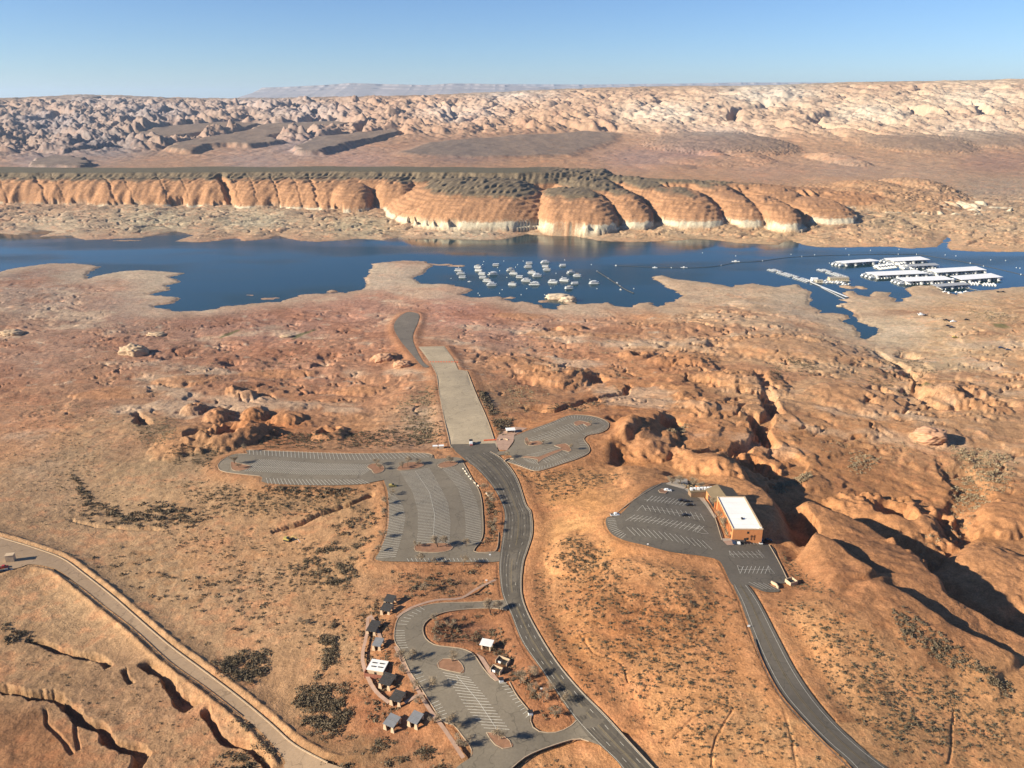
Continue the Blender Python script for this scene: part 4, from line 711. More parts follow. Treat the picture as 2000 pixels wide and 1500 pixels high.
ISL = {'leftlot': [[(451,910),(454,918),(469,920),(492,912),(474,907),(459,903),(451,902)],[(717,912),(726,906),(744,907),(751,916),(744,923),(731,925),(726,918)]],
 'midlot': [[(776,914),(793,904),(819,903),(829,909),(809,916),(780,919)],[(855,908),(872,901),(895,903),(885,911),(862,914)],[(809,1071),(816,1078),(862,1079),(885,1071),(869,1061),(816,1064)]],
 'loop': [[(855,1295),(865,1287),(895,1290),(907,1310),(900,1315),(880,1311),(857,1305)],[(950,1431),(960,1432),(980,1435),(1002,1455),(992,1462),(975,1461),(960,1447)]],
 'uplot': [[(1025,857),(1030,855),(1035,863),(1051,861),(1061,866),(1051,870),(1034,870),(1026,866)],[(1121,825),(1133,822),(1155,828),(1147,833),(1139,828),(1126,832)],[(1082,870),(1103,866),(1111,870),(1116,880),(1111,883),(1100,879),(1059,897),(1050,905),(1051,898),(1035,895),(1018,894),(1025,891),(1051,893),(1078,882),(1098,876)]],
 'hill': [[(1286,958),(1292,955),(1303,958),(1301,964),(1290,963)]]}
for k, ls in ISL.items():
    for l in ls:
        sp = len(l) < 12; P = W2(spline(l, 3, True) if sp else l); o = link_mesh('planting_island', sheet_mesh('planting_island', P, .16, 3.0), soil); tag(o, kind='structure')
        mb = MB(); strip(mb, P, .26, -.1, .27, True); mb.build('kerb', conc, o)
# pavements
walk = prin('pavement_concrete', (.40,.34,.26), .9, noise=(.4,.15)); pinkwalk = prin('pink_pavement', (.36,.23,.16), .9, noise=(.4,.2))
for P, m, off in (([(1336,956),(1350,956),(1372,968),(1384,985),(1400,1010),(1394,1012),(1378,988),(1366,974),(1348,964)], walk, .16),([(1410,1052),(1490,1052),(1492,1057),(1412,1057)], walk, .17),([(1412,1057),(1432,1056),(1434,1065),(1420,1065)], pinkwalk, .18),
                  ([(1300,946),(1322,934),(1342,936),(1344,946),(1336,956)], walk, .15),([(930,1276),(958,1322),(968,1331),(975,1329),(962,1312),(944,1284)], pinkwalk, .17),([(976,846),(1004,834),(1030,836),(1004,850),(1003,862),(990,880),(974,878),(968,862)], pinkwalk, .1)):
    o = link_mesh('pavement', sheet_mesh('pavement', W2(P), off, 4.0), m); tag(o, kind='structure')
mb = MB()
for l in ([(776,1206),(800,1188),(850,1172),(900,1168),(930,1150),(968,1132)],[(772,1262),(800,1318),(838,1384),(868,1424),(905,1480)],[(790,1372),(820,1356),(838,1350)],[(745,1250),(722,1200),(716,1240),(708,1290),(730,1345),(760,1372)]): strip(mb, W2(spline(l, 4)), 1.6, -.02+.0)
o = mb.build('path', pinkwalk); tag(o, kind='structure')
# ------------------------------------------------------------------ buildings
def bz(px, py): w = at(np.float64(px), np.float64(py)); return float(w[0]), float(w[1]), float(w[2])
orange = prin('orange_stucco', (.50,.20,.075), .9, noise=(.5,.12)); sand = prin('sand_stucco', (.52,.38,.24), .9, noise=(.6,.12)); redst = prin('red_stucco', (.26,.10,.06), .9)
wroof = prin('white_membrane', (.80,.77,.70), .7, noise=(.12,.10)); broof = prin('brown_roofing', (.17,.125,.07), .7, noise=(.3,.15)); dark = prin('dark_frame', (.03,.028,.026), .6); glass = prin('dark_glass', (.02,.025,.03), .12, spec=.6, noise=None)
slat = prin('dark_shade_slats', (.050,.045,.040), .6, noise=(1.,.2)); solar = prin('grey_roof_sheet', (.19,.19,.19), .45, noise=(1.,.15)); steel = prin('galvanised_steel', (.55,.56,.56), .4, .6, noise=(1.,.15)); metalw = prin('white_metal', (.78,.77,.73), .5, noise=(1.,.08))
wood = prin('weathered_wood', (.25,.17,.11), .85)
def frame3(FL, FR, BL, z):
    """origin, rotation and size of a rectangle given three world corners"""
    FL, FR, BL = (np.asarray(p, float) for p in (FL, FR, BL)); ux = FR-FL; w = np.hypot(*ux); ang = math.atan2(ux[1], ux[0]); n = np.array([-ux[1], ux[0]])/w; L = abs((BL-FL)@n); return FL, ang, w, L
g = 66.0; hgt = 7.6
zc = float(base(*at_z(1450, 1030, 68)))-.3
FL = at_z(1432, 1034, zc+hgt); FR = at_z(1490, 1034, zc+hgt); BL = at_z(1401, 971, zc+hgt)
o_, ang, bw, bl = frame3(FL, FR, BL, 0); bl = float(np.hypot(*(BL-FL)))
ang_side = math.atan2((BL-FL)[1], (BL-FL)[0]); ang = ang_side-math.pi/2
B = empty('marina_building', (float(FL[0]), float(FL[1]), zc), ang); bw = bw*math.cos(0)*1.0
tag(B, 'long orange stucco building with a flat white roof beside the hilltop parking lot', 'building')
mb = MB(); mb.box(0, bw, 0, bl, -6, hgt); mb.build('wall', orange, B)
mb = MB(); mb.box(.35, bw-.35, .35, bl-.35, hgt+.01, hgt+.12); mb.build('roof', wroof, B)
mb = MB()
for a_ in ((-.15, bw+.15, -.15, .2), (-.15, bw+.15, bl-.2, bl+.15), (-.15, .2, .2, bl-.2), (bw-.9, bw+.15, .2, bl-.2)): mb.box(*a_, hgt+.005, hgt+.5)
mb.build('parapet', sand, B)
for k in range(5): mb = MB(); mb.box(.4, bw-1.0, 5+k*bl/6, 5.08+k*bl/6, hgt+.121, hgt+.14); mb.build('roof_seam', prin('roof_seam_grey', (.45,.43,.38), .8), B)
for k in range(11):
    mb = MB(); y0 = 2.2+k*(bl-5)/10.5
    mb.box(-.06, .02, y0, y0+1.6, .9, 2.6); mb.build('window', glass, B); mb = MB(); mb.box(-.06, .02, y0, y0+1.6, 4.4, 6.1); mb.build('window', glass, B)
    if k < 10: 
        mb = MB(); mb.box(-.7, -.05, y0+2.2, y0+2.7, -.5, hgt-.6, top=None); mb.build('buttress', orange, B)
for x0, z0 in ((bw*.48, 1.2), (bw*.48, 5.0)): mb = MB(); mb.box(x0, x0+1.1, -.06, .02, z0, z0+1.3); mb.build('window', glass, B)
mb = MB(); mb.box(bw*.62, bw*.62+.12, -.25, -.1, 1.2, 4.4); mb.box(bw*.72, bw*.72+.12, -.25, -.1, 1.2, 4.4); mb.box(bw*.60, bw*.76, -.22, -.12, 3.2, 3.4); mb.build('pipe', dark, B)
mb = MB(); mb.box(bw*.40, bw*.47, -.08, .02, 0, 2.3); mb.build('door', dark, B)
mb = MB(); mb.box(bw*.45, bw*.51, bl*.28, bl*.33, hgt+.12, hgt+.7); mb.tube((bw*.48, bl*.3, hgt+.1), (bw*.48, bl*.3, hgt+1.3), .12); mb.build('roof_vent', dark, B)
for x0 in (bw*.86, bw*.93): mb = MB(); mb.box(x0, x0+.6, .5, 1.1, hgt+.12, hgt+1.0); mb.build('roof_vent', metalw, B)
# brown roofed wing behind
Bw = empty('restaurant_wing', tuple(B.matrix_basis @ Vector((-1.0, bl+.2, 0))), ang+math.radians(6)); tag(Bw, 'low brown roofed wing with rooftop machinery joined to the far end of the orange building', 'building')
W_ = bw*1.0; L1 = 15.0
mb = MB(); mb.box(0, W_, 0, L1, -6, 4.2); mb.build('wall', orange, Bw)
mb = MB(); mb.add([(-.6,-.05,4.3),(W_+.5,-.05,4.3),(W_+.5,L1+.5,4.3),(-.6,L1+.5,4.3),(W_*.42,-.05,7.4),(W_*.42,L1+.5,7.4)], [(0,4,5,3),(1,2,5,4),(0,1,4),(3,5,2),(0,3,2,1)]); mb.build('roof', broof, Bw)
mb = MB(); mb.box(-9, 7, L1+.6, L1+6.0, -6, 2.4); mb.build('wall', prin('brown_stucco', (.22,.14,.08), .9), Bw)
mb = MB(); mb.box(-9.5, 7.5, L1+.52, L1+6.4, 2.41, 2.7); mb.build('roof', broof, Bw)
for k in range(7):
    mb = MB(); x0 = -8.6+k*2.1; mb.box(x0, x0+1.5, L1+2.6+.3*(k % 2), L1+4.6, 2.7, 3.9, top=(.92,.92)); mb.build('air_conditioner', metalw, Bw)
mb = MB(); mb.tube((W_*.75, L1-1, 4.2), (W_*.75, L1-1, 10.5), .09); mb.tube((W_*.55, L1-1, 9.6), (W_*.95, L1-1, 9.6), .05); mb.build('antenna', dark, Bw)
mb = MB(); mb.box(-.25, 0, .5, L1*.7, 0, 3.2); mb.build('window', glass, Bw)
# terrace wall
def low_wall(name, pts, h, w, m, label, cat, group=None, off=-.4):
    mb = MB(); P = W2(spline(pts, 3)); P = resample(P, max(2, int(np.hypot(*np.diff(P, axis=0).T).sum()/2))); z = ground_z(P[:,0], P[:,1]); d = np.gradient(P, axis=0); d /= np.hypot(*d.T)[:,None]; nn = np.stack([-d[:,1], d[:,0]], -1)*w/2
    n = len(P); v = []
    for k in range(n):
        for s in (1, -1):
            for zz in (off, h): v.append((P[k,0]+nn[k,0]*s-P[0,0], P[k,1]+nn[k,1]*s-P[0,1], z[k]+zz-z[0]))
    f = [(0,1,3,2), (4*n-4,4*n-2,4*n-1,4*n-3)]
    for k in range(n-1):
        a = 4*k; b = a+4; f += [(a,b,b+1,a+1), (a+2,a+3,b+3,b+2), (a+1,b+1,b+3,a+3)]
    mb.add(v, f); o = mb.build(name, m); o.location = (float(P[0,0]), float(P[0,1]), float(z[0])); tag(o, label, cat, group); return o
low_wall('retaining_wall', [(1358,950),(1372,954),(1386,960),(1396,966)], 1.6, .5, orange, 'orange retaining wall stepping up to the brown roofed wing', 'wall')
low_wall('garden_wall', [(1506,1138),(1515,1143),(1520,1150)], 1.4, .5, sand, 'pale straight wall at the bottom corner of the small lot below the orange building', 'wall')
# walled bin yard at the corner of the small lot
x, y, z = bz(1545, 1139); o = empty('bin_enclosure', (x, y, z), .4); tag(o, 'pale stucco bin enclosure open at the top at the corner of the hilltop lot', 'enclosure')
mb = MB(); 
for q in ((-2.2,2.2,-2,-1.7),(-2.2,2.2,1.7,2),(-2.2,-1.9,-1.7,1.7),(1.9,2.2,-1.7,1.7)): mb.box(*q, -.6, 1.9)
mb.build('wall', sand, o); mb = MB(); mb.box(-1.5, 1.4, -1.2, 1.2, -.3, 1.2); mb.build('bin', dark, o)
# bins beside the orange wall
Mb = B.matrix_basis
for k, (fx, w_) in enumerate(((.12,1.6),(.25,1.9),(.36,1.4))):
    p = Mb @ Vector((bw*fx, -1.6, 0)); o = empty('waste_bin', (p.x, p.y, float(base(p.x, p.y))+.15), ang); tag(o, ('dark waste bin against the orange end wall, leftmost of three','dark waste bin against the orange end wall, middle of three','dark waste bin against the orange end wall, nearest the door')[k], 'bin', 'bins at the orange building')
    mb = MB(); mb.box(-w_/2, w_/2, -.7, .7, 0, 1.2, top=(1.08, 1.1)); mb.build('body', dark, o); mb = MB(); mb.box(-w_/2-.05, w_/2+.05, -.8, .8, 1.21, 1.32); mb.build('lid', prin('bin_lid', (.06,.06,.06), .5), o)
# ------------------------------------------------------------------ shade shelters of the lower picnic area
def shelter(px, py, w, d, rz, roofm, label, n=4, group='picnic shelters along the lower lot', rise=.9):
    x, y, z = bz(px, py); z = float(ground_z(x, y)); o = empty('picnic_shelter', (x, y, z), math.radians(rz)); tag(o, label, 'shelter', group)
    for s, hh in ((-1, 2.7), (1, 2.7)):
        mb = MB(); mb.side([(s*w*.36-.9, -.4), (s*w*.36+.9, -.4), (s*w*.36+.45, hh), (s*w*.36-.45, hh)], -d/2-.2, -d/2+.25); mb.build('pier', sand, o)
    for s in (-1, 1):
        mb = MB(); mb.side([(s*w*.36-.7, -.4), (s*w*.36+.7, -.4), (s*w*.36+.4, 2.7+rise), (s*w*.36-.4, 2.7+rise)], d/2-.2, d/2+.25); mb.build('pier', sand, o)
    mb = MB(); mb.box(-w/2+.1, -w/2+.4, -d/2+.4, d/2-.4, -.4, 1.7); mb.build('side_wall', redst, o)
    mb = MB(); r = rise/d
    def rf(x0, x1, y0, y1, t=.12):
        za, zb = 2.72+(y0+d/2)*r, 2.72+(y1+d/2)*r; mb.add([(x0,y0,za),(x1,y0,za),(x1,y1,zb),(x0,y1,zb),(x0,y0,za+t),(x1,y0,za+t),(x1,y1,zb+t),(x0,y1,zb+t)], [(3,2,1,0),(4,5,6,7),(0,1,5,4),(1,2,6,5),(2,3,7,6),(3,0,4,7)])
    step = (d+.8)/n
    for k in range(n): rf(-w/2, w/2, -d/2-.4+k*step, -d/2-.4+(k+1)*step-.12)
    mb.build('roof', roofm, o)
    mb = MB(); 
    for s in (-1, 0, 1): mb.add([(s*w*.48-.08,-d/2-.5,2.55),(s*w*.48+.08,-d/2-.5,2.55),(s*w*.48+.08,d/2+.5,2.55+rise*1.05),(s*w*.48-.08,d/2+.5,2.55+rise*1.05),(s*w*.48-.08,-d/2-.5,2.68),(s*w*.48+.08,-d/2-.5,2.68),(s*w*.48+.08,d/2+.5,2.68+rise*1.05),(s*w*.48-.08,d/2+.5,2.68+rise*1.05)], [(3,2,1,0),(4,5,6,7),(0,1,5,4),(1,2,6,5),(2,3,7,6),(3,0,4,7)])
    mb.build('beam', sand, o)
    t = empty('picnic_table', (x, y, z), math.radians(rz)); tag(t, 'picnic table under the '+(' '.join(label.replace(',', '').split()[:12])), 'table', 'picnic tables under the shelters')
    mb = MB(); mb.box(-.9, .9, -.38, .38, .70, .76); mb.build('tabletop', wood, t)
    for s in (-1, 1): mb = MB(); mb.box(-.9, .9, s*.72-.14, s*.72+.14, .42, .47); mb.build('bench', wood, t)
    mb = MB(); mb.box(-.6, -.5, -.7, .7, -.1, .70); mb.box(.5, .6, -.7, .7, -.1, .70); mb.build('leg', wood, t)
    return o
shelter(762, 1174, 5.2, 4.2, -18, slat, 'dark slatted shelter farthest up the row by the lot', 4)
shelter(756, 1193, 5.4, 4.2, -18, slat, 'dark slatted shelter just below the topmost one', 4)
shelter(730, 1229, 4.8, 6.4, -14, slat, 'long dark slatted shelter of five bays at the left', 6)
shelter(739, 1262, 4.2, 4.0, -16, solar, 'small grey roofed shelter right above the white roofed restroom', 3)
shelter(757, 1333, 5.8, 5.4, -22, slat, 'broad dark slatted shelter right below the white roofed restroom', 5)
shelter(777, 1366, 5.2, 4.6, -22, slat, 'small dark slatted shelter between the broad one and grey pair', 4)
shelter(766, 1413, 5.2, 4.8, -28, solar, 'grey panel roofed shelter, left one of the lowest pair', 2)
shelter(812, 1409, 4.8, 4.6, -28, solar, 'grey panel roofed shelter, right one of the lowest pair', 2)
def place(px, py, lift=0.0):
    w = gat(px, py); return float(w[0]), float(w[1]), float(w[2])+lift
# restroom
x, y, z = bz(738, 1306); z = float(ground_z(x, y)); o = empty('restroom', (x, y, z), math.radians(-12)); tag(o, 'red and sand walled restroom with a white roof holding dark skylights', 'restroom')
mb = MB(); mb.box(-3.6, 3.6, -3.0, 3.0, -.5, 3.0); mb.build('wall', sand, o); mb = MB(); mb.box(-3.9, 3.9, -3.3, 3.4, 3.01, 3.35); mb.build('roof', wroof, o)
for sx, sy in ((-1.8,1.1),(1.6,1.2),(-1.4,-1.2),(1.7,-1.1)): mb = MB(); mb.box(sx-1.0, sx+1.0, sy-.22, sy+.22, 3.36, 3.6); mb.build('skylight', dark, o)
mb = MB(); mb.box(-4.9, -4.6, -3.8, 2.6, -.5, 2.0); mb.box(-4.6, 4.0, -4.5, -4.2, -.5, 1.9); mb.box(4.3, 4.6, -2.0, 3.6, -.5, 2.0); mb.build('screen_wall', redst, o)
mb = MB(); mb.box(-.5, .5, -3.08, -2.99, 0, 2.1); mb.build('door', dark, o)
# kiosks
def kiosk(px, py, w, d, h, rz, label, cat='kiosk', wallm=sand, roofm=wroof, name='kiosk', group=None):
    x, y, z = place(px, py); o = empty(name, (x, y, z), math.radians(rz)); tag(o, label, cat, group)
    mb = MB(); mb.box(-w/2, w/2, d/2-.3, d/2, -.4, h); mb.box(-w/2, -w/2+.3, -d*.1, d/2-.3, -.4, h); mb.build('wall', wallm, o)
    for sx in (-1, 1): mb = MB(); mb.side([(sx*(w/2-.5)-.45,-.4),(sx*(w/2-.5)+.45,-.4),(sx*(w/2-.5)+.25,h),(sx*(w/2-.5)-.25,h)], -d/2, -d/2+.4); mb.build('pier', wallm, o)
    mb = MB(); mb.box(-w/2-.4, w/2+.4, -d/2-.4, d/2+.4, h+.01, h+.28); mb.build('roof', roofm, o)
    mb = MB(); mb.box(-w*.25, w*.3, d/2-.38, d/2-.31, .8, 1.9); mb.build('notice_board', dark, o); return o
kiosk(951, 1266, 4.8, 3.8, 3.0, -15, 'white roofed kiosk with pale piers in the middle island of the lower lot')
kiosk(997, 846, 6.4, 4.6, 3.2, 8, 'white roofed ticket kiosk at the top corner of the boat ramp')
def box_unit(px, py, w, d, h, rz, m1, m2, name, label, cat, group=None):
    x, y, z = place(px, py); o = empty(name, (x, y, z), math.radians(rz)); tag(o, label, cat, group)
    mb = MB(); mb.box(-w/2, w/2, -d/2, d/2, -.3, h, top=(.98,.98)); mb.build('body', m1, o); mb = MB(); mb.box(-w/2-.15, w/2+.15, -d/2-.15, d/2+.15, h+.005, h+.14); mb.build('lid' if h < 2 else 'roof', m2, o); return o
box_unit(979, 1332, 1.8, 1.5, 1.7, 10, metalw, dark, 'utility_box', 'white box with dark top at the head of the right stall row', 'box', 'white boxes by the lower lot')
box_unit(1036, 1396, 1.8, 1.5, 1.7, 10, metalw, dark, 'utility_box', 'white box with a dark top at the last stall of the right row', 'box', 'white boxes by the lower lot')
box_unit(850, 876, 3.4, 2.2, 2.2, 6, sand, metalw, 'pump_hut', 'pale flat topped hut left of its twin where the ramp meets the left lot', 'hut', 'huts at the foot of the ramp')
box_unit(862, 876, 3.6, 2.4, 2.4, 6, sand, metalw, 'pump_hut', 'pale flat topped hut right of its twin where the ramp meets the left lot', 'hut', 'huts at the foot of the ramp')
box_unit(22, 1096, 4.2, 3.0, 4.4, 12, sand, sand, 'gatehouse', 'tall sand coloured gatehouse box beside the dirt road at the left edge', 'hut')
def enclosure(px, py, w, d, rz, label, n):
    x, y, z = place(px, py); o = empty('bin_enclosure', (x, y, z), math.radians(rz)); tag(o, label, 'enclosure')
    mb = MB(); mb.box(-w/2, w/2, d/2-.25, d/2, -.3, 2.0); mb.box(-w/2, -w/2+.25, -d/2, d/2-.25, -.3, 2.0); mb.box(w/2-.25, w/2, -d/2, d/2-.25, -.3, 2.0); mb.build('wall', sand, o)
    for k in range(n):
        p = o.matrix_basis @ Vector((-w/2+w*(k+.5)/n, -.2, 0)); b_ = empty('waste_bin', tuple(p), math.radians(rz)); tag(b_, ('white' if k % 2 == 0 else 'dark')+' waste bin inside the '+' '.join(label.split()[:10]), 'bin')
        mb = MB(); mb.box(-.9, .9, -.7, .7, 0, 1.3, top=(1.05,1.08)); mb.build('body', metalw if k % 2 == 0 else dark, b_); mb = MB(); mb.box(-.95, .95, -.8, .8, 1.31, 1.4); mb.build('lid', dark, b_)
enclosure(982, 1295, 5.6, 3.4, -28, 'pale three sided bin enclosure above its smaller neighbour on the lot island', 2)
enclosure(970, 1312, 4.8, 3.0, -28, 'smaller pale bin enclosure on the kerb of the lot island', 2)
low_wall('low_wall', [(985,902),(992,897),(1003,897)], 1.2, .5, sand, 'short pale wall among shrubs at the upper right lot entrance', 'wall')
low_wall('low_wall', [(976,860),(984,857),(992,860)], 1.0, .5, sand, 'short pale wall beside the ticket kiosk path', 'wall')
# pale blocks along the verge between middle lot and road
blockm = prin('pale_block', (.62,.55,.42), .9, noise=(.8,.15)); VB = [(905,917),(909,922),(912,927),(916,932),(920,937),(928,945),(934,950),(951,965),(955,970),(960,975)]
VN = ['first','second','third','fourth','fifth','sixth','seventh','eighth','ninth','tenth']
for k, (px, py) in enumerate(VB):
    x, y, z = place(px, py); mb = MB(); mb.box(-.9-.3*(k%3), .9, -.35, .35, -.3, .9, top=(.93,.8)); o = mb.build('stone_block', blockm); o.location = (x, y, z); o.rotation_euler = (0, 0, -1.0); tag(o, f'pale stone block on the verge by the main road, {VN[k]} down from the junction', 'block', 'stone blocks along the verge')
# signs and posts
def sign(px, py, h, w, m, label, rz=0, name='road_sign'):
    x, y, z = place(px, py); o = empty(name, (x, y, z), math.radians(rz)); tag(o, label, 'sign'); mb = MB(); mb.tube((0,0,-.3), (0,0,h), .06); mb.build('post', steel, o); mb = MB(); mb.box(-w/2, w/2, -.09, -.065, h-w*.8, h); mb.build('panel', m, o)
sign(950, 1140, 2.6, 1.0, metalw, 'small white road sign left of the bend below the middle lot'); sign(1462, 1226, 1.6, 1.3, metalw, 'small white sign beside the left edge of the curved access road')
sign(1057, 1352, 2.4, 1.0, metalw, 'white sign panel on the planted strip beside the main road'); sign(1265, 1066, 1.5, .9, metalw, 'white marker on the kerb below the hilltop lot'); sign(957, 1089, 2.4, 1.0, metalw, 'white sign at the exit of the middle lot')
# ------------------------------------------------------------------ guard rails of the dirt road and the access road
def fence_rail(pts, label, m, h=.8, sp=4.0, name='guard_rail'):
    P = W2(spline(pts, 4)); L_ = np.hypot(*np.diff(P, axis=0).T).sum(); P = resample(P, int(L_/sp)); z = base(P[:,0], P[:,1])+.02; o = empty(name, (float(P[0,0]), float(P[0,1]), float(z[0]))); tag(o, label, 'guard rail')
    q = [(float(a[0]-P[0,0]), float(a[1]-P[0,1]), float(b-z[0])) for a, b in zip(P, z)]; mb = MB()
    for a, b in zip(q[:-1], q[1:]):
        A_, B_ = Vector(a), Vector(b); d = (B_-A_).normalized(); nn = Vector((-d.y, d.x, 0))*.08; mb.add([tuple(A_+nn+Vector((0,0,zz))) for zz in (.45,.8)]+[tuple(B_+nn+Vector((0,0,zz))) for zz in (.45,.8)]+[tuple(A_-nn+Vector((0,0,zz))) for zz in (.45,.8)]+[tuple(B_-nn+Vector((0,0,zz))) for zz in (.45,.8)], [(0,2,3,1),(4,5,7,6),(1,3,7,5),(0,4,6,2)])
    mb.build('rail', m, o)
    for k, a in enumerate(q[:99]): mb = MB(); mb.box(a[0]-.08, a[0]+.08, a[1]-.08, a[1]+.08, a[2]-.3, a[2]+.75); mb.build('post', wood, o)
rust = prin('dark_rail_steel', (.06,.05,.045), .6)
fence_rail([(95,1112),(150,1146),(200,1186),(262,1234),(330,1296),(400,1346),(470,1400)], 'long dark guard rail on the gully side of the dirt road', rust)
fence_rail([(1472,1250),(1486,1292),(1518,1354),(1556,1400),(1606,1452),(1658,1502),(1700,1545)], 'dark guard rail on the outer left side of the curved access road', rust)
# ------------------------------------------------------------------ vehicles
tyre = prin('tyre_rubber', (.02,.02,.02), .9, noise=None)
def car(px, py, rz, paint, label, kind='car', group=None, xyz=None, s=1.0):
    x, y, z = xyz or place(px, py); o = empty('parked_'+('pickup' if kind == 'pickup' else 'car'), (x, y, z+.02), math.radians(rz)); tag(o, label, 'pickup truck' if kind == 'pickup' else 'car', group); o.scale = (s, s, s)
    m = prin(paint[0], paint[1], .35, .1, spec=.5, noise=None); mb = MB()
    if kind == 'pickup':
        mb.side([(-2.7,.4),(-2.75,.95),(-.5,1.05),(1.0,1.08),(2.4,1.0),(2.7,.75),(2.7,.4)], -.95, .95); body = mb.build('body', m, o)
        mb = MB(); mb.side([(-.6,1.07),(-.35,1.8),(1.0,1.82),(1.6,1.08)], -.82, .82); mb.build('cab', m, o)
        mb = MB(); mb.box(-2.6, -.75, -.75, .75, 1.02, 1.09); mb.build('bed', dark, o)
        mb = MB(); mb.box(-.2, 1.1, -.84, .84, 1.2, 1.68); mb.add([(1.12,-.7,1.7),(1.12,.7,1.7),(1.58,.74,1.16),(1.58,-.74,1.16)], [(0,1,2,3)]); mb.build('window', glass, o)
    else:
        mb.side([(-2.3,.35),(-2.35,.85),(-1.6,1.0),(1.1,1.0),(2.1,.85),(2.3,.6),(2.3,.35)], -.9, .9); mb.build('body', m, o)
        mb = MB(); mb.side([(-1.9,.99),(-1.45,1.5),(.2,1.52),(1.0,.99)], -.76, .76); mb.build('cab', m, o)
        mb = MB(); mb.box(-1.3, .2, -.78, .78, 1.08, 1.4); mb.add([(.28,-.66,1.48),(.28,.66,1.48),(.98,.7,1.04),(.98,-.7,1.04)], [(0,1,2,3)]); mb.build('window', glass, o)
    for sx in (-1.45, 1.45):
        for sy in (-.86, .86): mb = MB(); mb.tube((sx, sy-.12, .35), (sx, sy+.12, .35), .36, n=12); mb.build('wheel', tyre, o)
    for sy in (-.6, .6): mb = MB(); mb.box((2.66 if kind == 'pickup' else 2.24), (2.73 if kind == 'pickup' else 2.33), sy-.16, sy+.16, .62, .78); mb.build('headlight', metalw, o)
    return o
WH = ('white_car_paint', (.75,.75,.73)); BK = ('black_car_paint', (.02,.02,.022)); NB = ('dark_blue_car_paint', (.03,.05,.09)); GY = ('grey_car_paint', (.12,.12,.12)); RD_ = ('red_car_paint', (.45,.04,.03))
car(1201, 1007, 4, WH, 'white pickup parked by the outer kerb at the left tip of the hilltop lot', 'pickup')
car(1304, 959, -8, WH, 'white car at the planted island at the top of the hilltop lot')
for k, (px, py, l) in enumerate(((1332,979,'dark car leftmost of the upper three in the hilltop lot'),(1341,981,'dark car in the middle of the upper three in the hilltop lot'),(1347,988,'dark car lowest of the upper three in the hilltop lot'),(1339,1008,'dark car standing alone in the second stall row of the hilltop lot'))): car(px, py, 12, BK, l, group='dark cars in the hilltop lot')
car(1433, 1060, 85, NB, 'dark blue car first in the row below the orange wall'); car(1441, 1060, 85, WH, 'white car next to the dark blue one below the orange wall', s=1.05)
car(1484, 1059, 85, WH, 'white pickup at the right end of the short row, beside the black truck', 'pickup'); car(1497, 1059, 10, BK, 'black truck parked crosswise at the right corner of the orange building', 'pickup', s=1.15)
car(6, 1110, 20, RD_, 'dark red pickup nearest the left edge beside the dirt road', 'pickup'); car(16, 1115, 15, GY, 'grey car next to the dark red pickup by the dirt road')
car(6, 1118, 10, BK, 'black car lowest of the three by the dirt road')
for px, py, rz, c, kd, l in ((1797,614,5,WH,'pickup','white pickup towing boats, topmost on the dusty shore at right'),(1807,616,5,GY,'car','grey car just right of the topmost white pickup on the shore'),(1847,626,-8,BK,'pickup','dark truck, upper left of the group on the dusty shore'),(1856,628,-8,BK,'car','dark car, right one of the upper group on the dusty shore'),(1852,637,-5,BK,'car','dark car, left one of the lower pair on the dusty shore'),(1858,640,-5,NB,'pickup','dark blue truck, right one of the lower pair on the dusty shore'),
                            (1955,680,-12,NB,'car','dark blue car, left one of the two far down the shore slope'),(1969,684,-12,NB,'car','dark blue car, right one of the two far down the shore slope'),(1888,625,0,BK,'car','lone dark car on the red shore bank'),(1950,571,0,BK,'car','dark car on the red beach, left of its neighbour'),(1958,571,0,BK,'pickup','dark truck on the red beach, right of its neighbour')): car(px, py, rz, c, l, kd, s=1.25)
ylw = prin('yellow_machine_paint', (.42,.33,.10), .6, noise=(1.,.2))
def digger(px, py, rz, label, s=1.0, boom=True):
    x, y, z = place(px, py); o = empty('excavator' if boom else 'loader', (x, y, z), math.radians(rz)); tag(o, label, 'excavator' if boom else 'loader'); o.scale = (s, s, s)
    for sy in (-1.1, 1.1): mb = MB(); mb.side([(-2.0,.1),(-2.3,.5),(-2.0,.9),(2.0,.9),(2.3,.5),(2.0,.1)], sy-.3, sy+.3); mb.build('track', dark, o)
    mb = MB(); mb.side([(-2.2,1.0),(-2.3,2.1),(-.4,2.2),(1.6,1.7),(1.6,1.0)], -1.2, 1.2); mb.build('body', ylw, o)
    mb = MB(); mb.side([(.1,1.75),(.1,3.0),(1.3,3.0),(1.6,1.75)], -1.15, -.1); mb.build('cab', glass, o)
    if boom:
        mb = MB(); mb.tube((1.3,.4,1.6), (4.2,.4,4.0), .28, .22); mb.tube((4.2,.4,4.0), (7.0,.4,2.6), .22, .18); mb.build('boom', ylw, o); mb = MB(); mb.tube((7.0,.4,2.6), (8.2,.4,.6), .16, .13); mb.build('arm', metalw, o)
        mb = MB(); mb.side([(7.9,.7),(8.6,.9),(9.0,.2),(8.2,0)], 0, .8); mb.build('bucket', metalw, o)
    else: mb = MB(); mb.side([(1.7,.9),(3.0,.3),(3.2,.9),(2.6,1.3)], -1.2, 1.2); mb.build('bucket', ylw, o)
digger(562, 1056, -20, 'yellow excavator with its boom reaching to the right on the open desert', 1.0); digger(766, 951, 10, 'yellow loader at the corner between the left and middle lots', .9, False); digger(1864, 660, 0, 'bright yellow machine alone on the dusty shore', 1.1, False)
